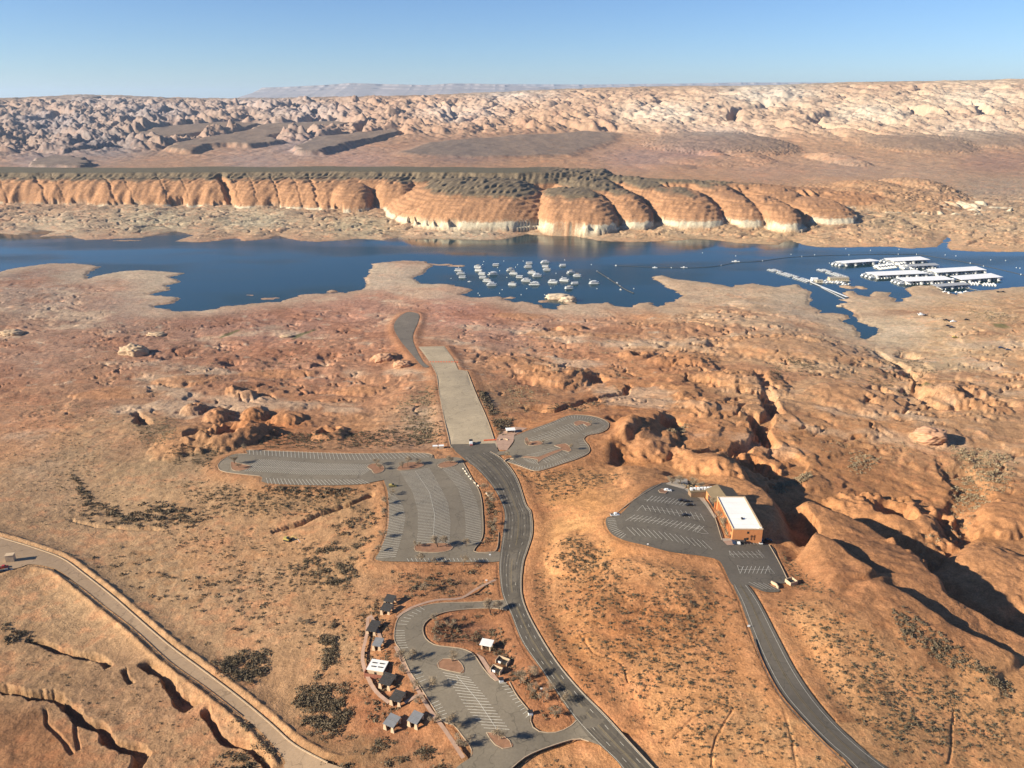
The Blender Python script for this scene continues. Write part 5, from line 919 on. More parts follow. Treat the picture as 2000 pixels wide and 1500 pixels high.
# truck and trailer on the ramp
x, y, z = place(920, 868); o = empty('pickup_with_trailer', (x, y, z+.1), math.radians(95)); tag(o, 'white and red truck with a raised camper at the foot of the boat ramp', 'truck')
mb = MB(); mb.side([(-3.2,.5),(-3.2,1.3),(.8,1.3),(3.2,1.15),(3.2,.5)], -1.15, 1.15); mb.build('body', prin('white_car_paint', (.75,.75,.73), .4), o); mb = MB(); mb.side([(-3.0,1.31),(-3.0,2.9),(1.8,2.9),(1.6,1.31)], -1.1, 1.1); mb.build('camper', metalw, o)
mb = MB(); mb.box(-3.3, -3.21, -1.1, 1.1, .6, 1.5); mb.build('tailgate', prin('red_car_paint', (.45,.04,.03), .4), o); mb = MB(); mb.box(-1.0, 2.6, -1.3, 1.3, 2.95, 3.1); mb.build('roof', dark, o)
for sx in (-2.1, 2.1):
    for sy in (-1.1, 1.1): mb = MB(); mb.tube((sx, sy-.14, .4), (sx, sy+.14, .4), .42, n=12); mb.build('wheel', tyre, o)
ORD = ['first','second','third','fourth','fifth','sixth','seventh','eighth','ninth','tenth','eleventh','twelfth','thirteenth','fourteenth','fifteenth','sixteenth','seventeenth','eighteenth','nineteenth','twentieth','twenty-first','twenty-second','twenty-third','twenty-fourth']
barm = prin('orange_plastic_barrier', (.62,.14,.06), .6)
for k in range(11):
    px = 841+k*5.2; x, y, z = place(px, 708); z = float(base(x, y)); mb = MB(); mb.side([(-.95,0),(.95,0),(.85,.25),(.85,.9),(-.85,.9),(-.85,.25)], -.22, .22); o = mb.build('traffic_barrier', barm); o.location = (x, y, z+.02); tag(o, f'orange barrier, {ORD[k]} from the left in the long line across the lower ramp', 'barrier', 'barriers across the lower ramp')
for k in range(7):
    px = 947+k*3.4; x, y, z = place(px, 862-.2*k); z = float(base(x, y)); mb = MB(); mb.side([(-.95,0),(.95,0),(.85,.25),(.85,.9),(-.85,.9),(-.85,.25)], -.25, .25); o = mb.build('traffic_barrier', barm); o.location = (x, y, z+.12); tag(o, f'orange barrier, {ORD[k]} from the left in the short line by the ticket kiosk', 'barrier', 'barriers at the foot of the ramp')
# boulders
def boulder(px, py, w, h, label, m, seed, group=None, dy=.7):
    x, y, z = place(px, py); bm = bmesh.new(); bmesh.ops.create_icosphere(bm, subdivisions=5, radius=1)
    co = np.array([v.co[:] for v in bm.verts]); n1 = perlin(co[:,0]*1.3+seed, co[:,1]*1.3+co[:,2]*1.7, seed)*.22+perlin(co[:,0]*4+seed, co[:,1]*4+co[:,2]*5, seed+1)*.07+np.abs(perlin(co[:,0]*2+7, co[:,2]*3+co[:,1], seed+2))*.18
    for v, k in zip(bm.verts, n1):
        f = 1+float(k); v.co = Vector((v.co.x*f*w, v.co.y*f*w*dy, (np.sign(v.co.z)*abs(v.co.z)**.75)*f*h))
    me = bpy.data.meshes.new('boulder'); bm.to_mesh(me); bm.free(); me.shade_smooth(); o = link_mesh('boulder', me, m); o.location = (x, y, z); tag(o, label, 'boulder', group); return o
palerock = prin('pale_sandstone', (.44,.31,.19), .95, noise=(.35,.25)); redrock = prin('red_sandstone', (.46,.26,.15), .95, noise=(.35,.25)); whiterock = prin('bleached_sandstone', (.50,.39,.27), .95, noise=(.35,.2))
boulder(263, 688, 16, 9, 'big pale dome shaped boulder alone on the flats left of the ramp', palerock, 11); boulder(748, 700, 10, 5, 'tan boulder left of the ramp, upper one of two', redrock, 12, dy=.6); boulder(785, 711, 9, 4.5, 'tan boulder left of the ramp, lower one of two', redrock, 13, dy=.6)
boulder(24, 652, 14, 5, 'low pale boulder near the left edge of the shore flats', palerock, 14); boulder(1090, 580, 20, 5, 'pale rock islet standing in the bay below the moored houseboats', whiterock, 15, dy=.5); boulder(1110, 586, 13, 5.5, 'knobbly rock at the right end of the pale islet', whiterock, 16, dy=.7)
boulder(305, 655, 12, 3.5, 'pale low rock on the flats between the big boulder and the lake', palerock, 17); boulder(1640, 598, 5, 1.8, 'small pale rock on the point of the narrow inlet', whiterock, 18); boulder(1817, 850, 12, 6, 'smooth orange rock dome on the sandy flat at right', redrock, 20, dy=.8); boulder(560, 657, 8, 2, 'small pale rock below the shore flats', palerock, 21) 
# ------------------------------------------------------------------ boats and docks
bwhite = prin('boat_gelcoat', (.78,.77,.72), .35, noise=(.6,.08)); bgrey = prin('boat_grey', (.35,.36,.36), .5); btan = prin('boat_canvas', (.42,.36,.26), .8); bwin = prin('boat_window', (.04,.05,.06), .15, noise=None); deckm = prin('dock_planks', (.42,.38,.31), .8, noise=(.8,.25)); floatm = prin('dock_float', (.06,.06,.06), .8)
def hull_mesh(mb, L, w, z0, z1, bow=.22):
    pts = [(-L/2, -w/2), (L/2-L*bow, -w/2), (L/2-L*bow*.35, -w*.38), (L/2, -w*.12), (L/2, w*.12), (L/2-L*bow*.35, w*.38), (L/2-L*bow, w/2), (-L/2, w/2)]; n = 8
    vs = [(x*.94, y*.85, z0) for x, y in pts]+[(x, y, z1) for x, y in pts]; mb.add(vs, [tuple(range(n-1,-1,-1)), tuple(range(n,2*n))]+[(k,(k+1)%n,n+(k+1)%n,n+k) for k in range(n)])
def make_houseboat(L, w, kind):
    o = empty('houseboat'); mb = MB(); hull_mesh(mb, L, w, -.35, .75, .14); mb.build('hull', bwhite, o)
    mb = MB(); mb.box(-L*.40, L*.30, -w*.43, w*.43, .76, 3.0, top=(.98,.96)); mb.build('cabin', bwhite, o)
    mb = MB()
    for s in (-1, 1): mb.box(-L*.36, L*.26, s*w*.425-.04, s*w*.425+.04, 1.6, 2.4)
    mb.build('window', bwin, o)
    mb = MB(); mb.box(-L*.46, L*.40, -w*.5, w*.5, 3.02, 3.16); mb.build('roof_deck', bwhite, o)
    mb = MB()
    for x in (-L*.45, -L*.15, L*.15, L*.39):
        for s in (-1, 1): mb.tube((x, s*w*.48, 3.16), (x, s*w*.48, 4.05), .04, n=4)
    for s in (-1, 1): mb.box(-L*.45, L*.39, s*w*.48-.03, s*w*.48+.03, 4.0, 4.08)
    mb.build('railing', steel, o)
    if kind > 0:
        mb = MB(); mb.box(-L*.22, L*.16, -w*.40, w*.40, 5.1, 5.2); 
        for x in (-L*.2, L*.14):
            for s in (-1, 1): mb.tube((x, s*w*.36, 3.16), (x, s*w*.36, 5.1), .05, n=4)
        mb.build('canopy', btan if kind == 1 else bwhite, o)
    if kind == 2: mb = MB(); mb.box(-L*.34, -L*.24, -w*.3, w*.3, 3.17, 4.7); mb.build('bridge', bwhite, o)
    mb = MB(); mb.side([(-L*.40,3.1),(-L*.40,3.6),(-L*.52,.8),(-L*.56,.4),(-L*.50,.4)], w*.1, w*.3); mb.build('slide', bwhite if kind else bgrey, o)
    mb = MB(); mb.box(L*.30, L*.44, -w*.4, w*.4, .76, .82); mb.build('foredeck', deckm, o); return o
def drop(o):
    for c in list(KIDS.get(o.name, [])): bpy.data.objects.remove(c)
    bpy.data.objects.remove(o)
PROTO = [make_houseboat(13, 4.6, 0), make_houseboat(15, 4.8, 1), make_houseboat(18, 5.2, 2)]
used = [False]*3
def put(protos, used, i, x, y, z, rz):
    o = protos[i] if not used[i] else copy_tree(protos[i]); used[i] = True; o.location = (x, y, z); o.rotation_euler = (0, 0, rz); return o
HB = [(222,237,0,'white houseboat at the top of the leftmost short column'),(250,270,1,'white houseboat in the middle of the leftmost short column'),(268,307,0,'white houseboat at the bottom of the leftmost short column'),
 (420,207,1,'houseboat heading the second column from the left'),(428,240,1,'second houseboat down the second column from the left'),(455,272,0,'small houseboat third down the second column from the left'),(467,310,0,'tan topped houseboat fourth down the second column from the left'),(505,342,1,'houseboat fifth down the second column from the left'),(558,380,2,'big houseboat lowest in the left half of the mooring field'),
 (595,186,0,'small houseboat alone above the long one in the left half'),(560,275,2,'long houseboat just right of the second column from the left'),(733,237,1,'houseboat with canopy at the top of the slanting column left of centre'),(762,270,1,'houseboat second down the slanting column left of centre'),(826,304,0,'plain houseboat lowest of the slanting column left of centre'),(758,378,1,'cluttered houseboat alone in the lowest row left of centre'),
 (920,170,0,'white houseboat upper one of the close pair near the centre top'),(905,203,1,'houseboat lower one of the close pair near the centre top'),(943,262,1,'houseboat in mid field just above the plain long one'),(1000,292,2,'plain long houseboat in mid field right of centre'),(893,340,2,'dark windowed houseboat between the mid field and the lowest row'),(967,374,2,'large houseboat near the shore in the middle of the lowest row'),
 (1077,163,2,'tallest houseboat topping the stack of three'),(1078,200,0,'houseboat in the middle of the stack of three'),(1096,232,1,'tan decked houseboat at the bottom of the stack of three'),(1243,192,0,'houseboat alone at the upper right of the mooring field'),(1322,261,1,'houseboat upper one of the slanting pair at right'),(1390,292,1,'houseboat lower one of the slanting pair at right'),
 (1155,356,2,'dark canopied houseboat left of its neighbour in the lower right'),(1265,338,2,'long dark canopied houseboat in the lower right'),(1365,368,0,'small houseboat right of the long dark canopied one'),(1310,413,1,'grey houseboat closest to the shore at lower right'),(1555,365,2,'largest houseboat at the far right beside the floating boom')]
for zx, zy, k, lab in HB:
    x, y = at_z(850+zx/5, 480+zy/5+1.2, 0.0); o = put(PROTO, used, k, float(x), float(y), 0.05, math.radians(random.uniform(-14, 14)+(180 if random.random() < .3 else 0))); tag(o, lab, 'houseboat', 'houseboats moored in the bay')
mb = MB(); hull_mesh(mb, 6.5, 2.2, -.2, .7, .35); mb.box(-1.5, .8, -.8, .8, .71, 1.3); o = mb.build('motorboat', bwhite); x, y = at_z(917, 550.4, 0.0); o.location = (float(x), float(y), 0); tag(o, 'tiny white open boat below the leftmost houseboats', 'boat')
bm_ = bmesh.new(); bmesh.ops.create_icosphere(bm_, subdivisions=2, radius=.75); bme = bpy.data.meshes.new('buoy'); bm_.to_mesh(bme); bm_.free(); bme.materials.append(bwhite); bme.shade_smooth()
BU = [(945,511),(984,510),(943,517),(896,522),(881,544),(1011,517),(1007,522),(972,523),(976,529),(990,542),(1103,508),(1022,510),(1001,527),(1086,534),(1098,541),(1075,546),(981,566),(976,573),(937,577),(1029,564),(1018,576),(1064,576),(1076,563),(1166,564),(1152,546),(934,573),(1155,517),(1040,528),
      (1238,564),(1545,497),(1591,498),(1652,486),(1700,489),(1756,487),(1790,497),(1846,498),(1867,500),(1921,520),(1935,508),(1964,509),(1985,523),(1992,524),(1481,556),(1372,494),(1755,549),(1620,514),(1437,500)]
BU = sorted(BU[:28])+sorted(BU[28:])
for k, (px, py) in enumerate(BU):
    x, y = at_z(px, py, 0.0); o = bpy.data.objects.new('mooring_buoy', bme); S.collection.objects.link(o); o.location = (float(x), float(y), .25)
    tag(o, f'small white mooring buoy among the houseboats, {ordinal(k)} from the left' if k < 28 else f'small white buoy on open water around the marina, {ordinal(k-28)} from the left', 'buoy', 'buoys among the houseboats' if k < 28 else 'buoys around the marina')
# small craft for the slips
def make_craft(kind, L):
    mb = MB(); w = L*.3
    if kind == 0: hull_mesh(mb, L, w, -.2, .9, .4); mb.box(-L*.25, L*.12, -w*.36, w*.36, .9, 1.8, top=(.8,.8)); mb.box(-L*.2, L*.02, -w*.34, w*.34, 2.3, 2.38)
    elif kind == 1: hull_mesh(mb, L, w*.95, -.2, .8, .15); mb.box(-L*.38, L*.28, -w*.42, w*.42, .8, 3.0, top=(.97,.95)); mb.box(-L*.42, L*.36, -w*.47, w*.47, 3.01, 3.15); mb.box(-L*.2, L*.1, -w*.35, w*.35, 4.3, 4.4); mb.box(-L*.2,-L*.18,-w*.3,w*.3,3.15,4.3)
    else: hull_mesh(mb, L, w, -.2, 1.1, .45); mb.box(-L*.35, L*.2, -w*.4, w*.4, 1.1, 1.5, top=(.9,.8))
    o = mb.build(('motorboat','houseboat','motorboat')[kind], (bwhite, bwhite, bwhite)[kind]); return o
CRAFT = [make_craft(0, 8.5), make_craft(1, 14), make_craft(2, 7.5)]; cu_ = [False]*3
def berth(x, y, rz, k, label, group):
    o = CRAFT[k] if not cu_[k] else CRAFT[k].copy()
    if cu_[k]: S.collection.objects.link(o)
    cu_[k] = True; o.location = (x, y, .05); o.rotation_euler = (0, 0, rz); tag(o, label, 'boat', group); return o
WROOF = prin('white_dock_roof', (.82,.81,.78), .5, noise=(.15,.05)); GROOF = prin('grey_dock_roof', (.36,.36,.35), .5, noise=(.2,.1))
def covered_dock(q, roofm, desc, short, ends=True, hz=5.2):
    P = [at_z(1600+a*.19, 480+b*.19, hz) for a, b in q]; P = [np.array(p, float) for p in P]   # back-left, back-right, front-right, front-left
    c = sum(P)/4; ux = (P[2]-P[3]+P[1]-P[0]); L = np.hypot(*ux)/2; ang = math.atan2(ux[1], ux[0]); u = np.array([math.cos(ang), math.sin(ang)]); n = np.array([-u[1], u[0]])
    d = abs(((P[0]+P[1])/2-(P[2]+P[3])/2)@n); d = min(d, 42); sh = ((P[0]+P[1])/2-(P[2]+P[3])/2)@u
    o = empty('covered_dock', (float(c[0]), float(c[1]), 0), ang); tag(o, desc, 'covered dock', 'covered docks of the marina')
    def sk(x, y): return x+sh*y/d, y
    mb = MB(); qs = [sk(-L/2,-d/2), sk(L/2,-d/2), sk(L/2,d/2), sk(-L/2,d/2)]; mb.prism(qs, hz-.35, hz); mb.build('roof', roofm, o)
    mb = MB(); mb.prism([sk(-L/2,-1.3), sk(L/2,-1.3), sk(L/2,1.3), sk(-L/2,1.3)], .25, .6); mb.build('walkway', deckm, o)
    k = int(L/6.2)
    for i in range(k+1):
        x = -L/2+L*i/k
        for s in (-1, 1):
            a, b = sk(x, s*(d/2-.4)); mb = MB(); mb.tube((a, b, 0), (a, b, hz-.35), .12, n=5); mb.build('post', steel, o)
    for s in (-1, 1):
        mb = MB()
        for i in range(k+1):
            x = -L/2+L*i/k; a, b = sk(x, s*1.3); e, f = sk(x, s*(d/2-.4)); mb.add([(a-.4,b,.5),(a+.4,b,.5),(e+.4,f,.5),(e-.4,f,.5)], [(0,1,2,3)] if s > 0 else [(3,2,1,0)])
        mb.build('finger_pier', deckm, o)
    M = o.matrix_basis
    for i in range(k):
        for s in (-1, 1):
            if s > 0 and i % 2: continue
            x = -L/2+L*(i+.5)/k; kk = 1 if (i*7+int(L)) % 3 == 0 else (0 if i % 2 else 2)
            ln = (8.5, 14, 7.5)[kk]; off = d/2+random.uniform(-1.5, 2.5)-ln/2+ (2.0 if kk == 1 else 0); a, b = sk(x, s*off); p = M @ Vector((a, b, 0))
            berth(p.x, p.y, ang+math.pi/2*s+random.uniform(-.03,.03), kk, f'white boat {ordinal(i)} from left, {"near" if s < 0 else "far"} side, {short}', f'boats under the {short}')
    if ends:
        for j in range(3):
            a, b = sk(-L/2-5.5, -d/2+d*(j+.5)/3); p = M @ Vector((a, b, 0)); berth(p.x, p.y, ang+math.pi, 1, f'{("nearest","middle","farthest")[j]} white houseboat across the left end, {short}', f'houseboats at the left end of the {short}')
    return o
covered_dock([(170,155),(520,137),(640,150),(270,183)], WROOF, 'white roofed covered dock at the far left of the marina', 'white roof at the far left')
covered_dock([(650,128),(1050,108),(1130,143),(780,160)], WROOF, 'white roofed covered dock farthest out in the lake', 'white roof farthest out')
covered_dock([(880,192),(1190,175),(1240,200),(930,212)], GROOF, 'grey roofed covered dock just below the farthest white one', 'upper grey roof')
covered_dock([(470,270),(1000,247),(1120,282),(600,308)], WROOF, 'long white roofed covered dock in the middle row at left', 'long white roof of the middle row')
covered_dock([(1090,240),(1620,210),(1715,247),(1210,277)], WROOF, 'long white roofed covered dock in the middle row at right', 'right white roof of the middle row')
covered_dock([(780,325),(1290,310),(1385,345),(900,370)], WROOF, 'white roofed covered dock nearest the rocky point', 'near white roof by the point')
covered_dock([(1340,310),(1770,280),(1890,322),(1470,350)], WROOF, 'white roofed covered dock at the right end of the marina', 'white roof at the right end', False)
covered_dock([(1130,396),(1500,372),(1550,398),(1230,420)], GROOF, 'grey roofed covered dock behind the rocky point', 'lower grey roof', False)
def pier(name, a, b, w, label, cat, z=.55, m=deckm):
    A_ = at_z(*a, z); B_ = at_z(*b, z); d = B_-A_; L = float(np.hypot(*d)); o = empty(name, (float(A_[0]), float(A_[1]), 0), math.atan2(d[1], d[0])); tag(o, label, cat)
    mb = MB(); mb.box(0, L, -w/2, w/2, z-.15, z); mb.build('deck', m, o)
    for k in range(min(24, max(3, int(L/6)))): x = L*(k+.5)/min(24, max(3, int(L/6))); mb = MB(); mb.box(x-1.3, x+1.3, -w/2+.1, w/2-.1, -.25, z-.16); mb.build('float', floatm, o)
    return o, L
def open_dock(a, b, label, short, n, fl=6.5, kinds=(0,1,2)):
    o, L = pier('open_dock', a, b, 2.4, label, 'dock'); M = o.matrix_basis
    for i in range(n):
        for s in (-1, 1):
            x = L*(i+.5)/n; mb = MB(); mb.box(x-.4-L/n/2, x+.4-L/n/2, min(s*1.2, s*fl), max(s*1.2, s*fl), .38, .53); mb.build('finger_pier', deckm, o)
            if (i*5+s) % 7 == 0: continue
            kk = kinds[(i*3+s+1) % len(kinds)]; ln = (8.5, 14, 7.5)[kk]; p = M @ Vector((x, s*(1.6+ln/2), 0)); r = math.atan2(M[1][0], M[0][0])
            berth(p.x, p.y, r+math.pi/2*s, kk, f'white boat {ordinal(i)} from left, {"near" if s < 0 else "far"} side, {short}', f'boats at the {short}')
open_dock((1505,526), (1584,551), 'long open dock crowded with boats at the left of the marina', 'long open dock at left', 17)
open_dock((1602,526), (1655,543), 'shorter open dock of boats behind the beige fuel building', 'open dock behind the beige building', 12)
open_dock((1628,550), (1658,556), 'short open dock of boats in front of the beige fuel building', 'short dock before the beige building', 6, kinds=(0,2))
open_dock((1606,549), (1626,553), 'smallest open dock between the store and the beige building', 'smallest dock by the store', 4, kinds=(0,2))
open_dock((1775,516), (1710,524), 'open dock of houseboats left of the upper grey roof', 'open dock left of the upper grey roof', 11, kinds=(1,1,0))
open_dock((1893,553), (1945,556), 'open dock of small boats by the beach at the right end', 'open dock by the beach', 9, kinds=(0,2))
o_, L_ = pier('gangway', (1584,551), (1655,580), 4.2, 'wide white gangway running from the marina store to the shore', 'gangway', 1.0, bwhite)
pier('gangway', (1604,561), (1650,584), 1.8, 'thin white gangway just below the wide one', 'gangway', .8, bwhite); pier('gangway', (1886,562), (1925,570), 2.0, 'short gangway between the right end docks and the beach', 'gangway', .8, deckm)
def float_house(px, py, w, d, h, m, rm, label):
    x, y = at_z(px, py, .5); o = empty('marina_store' if w < 12 else 'fuel_station', (float(x), float(y), 0), -.02); tag(o, label, 'building'); mb = MB(); mb.box(-w/2-2, w/2+2, -d/2-2, d/2+2, -.2, .5); mb.build('pontoon', deckm, o)
    mb = MB(); mb.box(-w/2, w/2, -d/2, d/2, .51, h); mb.build('wall', m, o); mb = MB(); mb.add([(-w/2-.6,-d/2-.6,h+.01),(w/2+.6,-d/2-.6,h+.01),(w/2+.6,d/2+.6,h+.01),(-w/2-.6,d/2+.6,h+.01),(-w/2-.6,0,h+.9),(w/2+.6,0,h+.9)], [(0,1,5,4),(2,3,4,5),(0,4,3),(1,2,5),(3,2,1,0)]); mb.build('roof', rm, o)
    for k in range(int(w/4)): mb = MB(); x0 = -w/2+1.2+k*4; mb.box(x0, x0+1.8, -d/2-.05, -d/2+.02, 1.4, 2.6); mb.build('window', bwin, o)
float_house(1637, 546.5, 32, 11, 4.6, prin('beige_siding', (.52,.42,.27), .8), prin('beige_roof', (.36,.31,.24), .7), 'long beige fuel building on the floating docks'); float_house(1590, 548.5, 9, 8, 5.2, bwhite, WROOF, 'white cube shaped store at the head of the wide gangway'); float_house(1600, 550.5, 10, 6, 3.6, btan, deckm, 'low tan building just right of the white store')
# booms
def boom(name, pts, r, label, every=14, buoy=True):
    P = W2(spline(pts, 6), 0.0); L = np.hypot(*np.diff(P, axis=0).T).sum(); P = resample(P, int(L/7)); mb = MB(); c = P[0]
    for a, b in zip(P[:-1], P[1:]): d = (b-a)/np.hypot(*(b-a))*.5; mb.tube((*(a+d-c), .1), (*(b-d-c), .1), r, n=6)
    root = empty(name, (float(c[0]), float(c[1]), 0)); tag(root, label, 'boom'); mb.build('float_line', floatm, root)
    if buoy:
        for p in P[::every]: mb = MB(); mb.tube((*(p-c), -.2), (*(p-c), 1.2), .9, .5, n=8); mb.build('marker_buoy', bwhite, root)
boom('floating_boom', [(1203,519),(1300,523),(1360,523),(1400,520),(1440,513),(1480,511),(1540,503),(1620,499),(1720,497),(1790,497)], .55, 'dark floating boom line curving from mid lake to the farthest dock'); boom('floating_boom', [(1790,497),(1830,503),(1900,515),(1960,528),(2030,545)], .55, 'dark floating boom line running off to the right behind the docks')
boom('floating_boom', [(1166,530),(1185,542),(1205,555),(1222,566),(1238,573)], 1.0, 'black floating boom slanting beside the moored houseboats', 8)
for k, (px, py, s, l) in enumerate(((1203,519,1,'white float at the left end of the long boom'),(1279,523,3,'white raft on the long boom, left of the other rafts'),(1336,523,4,'white raft in the middle of the long boom'),(1437,511,5,'white work raft farther right on the long boom'),(1205,553,1,'white float halfway along the black boom'),(1212,566,1,'white float below the middle of the black boom'))):
    x, y = at_z(px, py, 0.0); mb = MB(); mb.box(-s*1.4, s*1.4, -1.6, 1.6, -.2, .8); mb.box(-s*.4, s*.2, -1, 1, .8, 1.6+.2*s); o = mb.build('work_raft', bwhite); o.location = (float(x), float(y), 0); tag(o, l, 'raft')
for k, (px, py, rz, l) in enumerate(((1846,571,.2,'white boat on the shore, leftmost below the lower grey roof'),(1852,573,1.2,'white boat on the shore, second from left below the lower grey roof'),(1868,572,.4,'white boat on the shore, third from left below the lower grey roof'),(1876,573,-.3,'white boat on the shore, fourth from left below the lower grey roof'),(1887,571,.1,'white boat on the beach, rightmost of the beached five'),(1800,616,.1,'white boat on a trailer beside the topmost shore vehicles'),(1862,629,.1,'white boat beside the upper group of trucks on the shore'))):
    x, y, z = place(px, py); o = CRAFT[0].copy(); S.collection.objects.link(o); o.location = (x, y, z+.5); o.rotation_euler = (0, 0, rz); tag(o, l, 'boat', 'boats on the shore')
# ------------------------------------------------------------------ shrubs and trees
def veg_mat(name, c, am=.35):
    m = bpy.data.materials.new(name); m.use_nodes = True; nt = m.node_tree; b = nt.nodes['Principled BSDF']; b.inputs['Roughness'].default_value = .9; b.inputs['Specular IOR Level'].default_value = .1
    g = nt.nodes.new('ShaderNodeNewGeometry'); n = nt.nodes.new('ShaderNodeTexNoise'); n.inputs['Scale'].default_value = 1.4; n.inputs['Detail'].default_value = 3; nt.links.new(g.outputs['Position'], n.inputs['Vector'])
    r = nt.nodes.new('ShaderNodeMapRange'); r.inputs['From Min'].default_value = .3; r.inputs['From Max'].default_value = .7; r.inputs['To Min'].default_value = 1-am; r.inputs['To Max'].default_value = 1+am; nt.links.new(n.outputs['Fac'], r.inputs['Value'])
    v = nt.nodes.new('ShaderNodeVectorMath'); v.operation = 'SCALE'; v.inputs[0].default_value = c; nt.links.new(r.outputs['Result'], v.inputs['Scale']); nt.links.new(v.outputs['Vector'], b.inputs['Base Color']); return m
M_sage = veg_mat('grey_shrub', (.12,.098,.062)); M_dark = veg_mat('dark_shrub', (.15,.115,.072)); M_tan = veg_mat('dry_grass', (.30,.23,.14)); M_bare = veg_mat('bare_twigs', (.30,.23,.15)); M_bark = prin('bark', (.13,.09,.06), .9)
def tuft(n, seed, flat=.7, size=.34):
    """n small leaf clumps through the volume of a unit half-ball -> verts (n*3,3), faces"""
    r = np.random.default_rng(seed); a = r.uniform(0, 2*np.pi, n); rr = r.uniform(.15, 1, n)**.6; el = r.uniform(0, 1, n)
    lob = 1+.28*np.sin(a*3+seed)+.2*np.sin(a*5+seed*2)
    c = np.stack([np.cos(a)*np.sqrt(1-el**2*.8)*rr*lob, np.sin(a)*np.sqrt(1-el**2*.8)*rr*lob, el*rr*flat*1.15], -1)
    v = c[:,None,:]+r.normal(0, size*.55, (n,3,3))*np.array([1,1,.8]); v[...,2] = np.maximum(v[...,2], -.15); return v.reshape(-1, 3).astype(np.float32)
def tri_mesh(name, V, mat):
    me = bpy.data.meshes.new(name); n = len(V); me.vertices.add(n); me.vertices.foreach_set('co', V.astype(np.float32).ravel()); nf = n//3; me.loops.add(n); me.polygons.add(nf)
    me.loops.foreach_set('vertex_index', np.arange(n, dtype=np.int32)); me.polygons.foreach_set('loop_start', np.arange(0, n, 3, dtype=np.int32)); me.update(); me.materials.append(mat); return me
TUFT = [tuft(46, k+1) for k in range(5)]; TUFTS = [tuft(20, k+40, .7, .5) for k in range(5)]
def pts_in(poly, dens, seed, edge=0.0):
    P = W2(poly); r = np.random.default_rng(seed); lo = P.min(0); hi = P.max(0); n = int((hi-lo).prod()*dens); x = r.uniform(lo[0], hi[0], n); y = r.uniform(lo[1], hi[1], n); d = sdist(P, x, y); fw = max(-d.min()*.75, 1) if len(d) else 1; return x, y, (d < 0) & (r.uniform(0, 1, n) < smooth(-.1, 1, -d/fw)*1.25), r
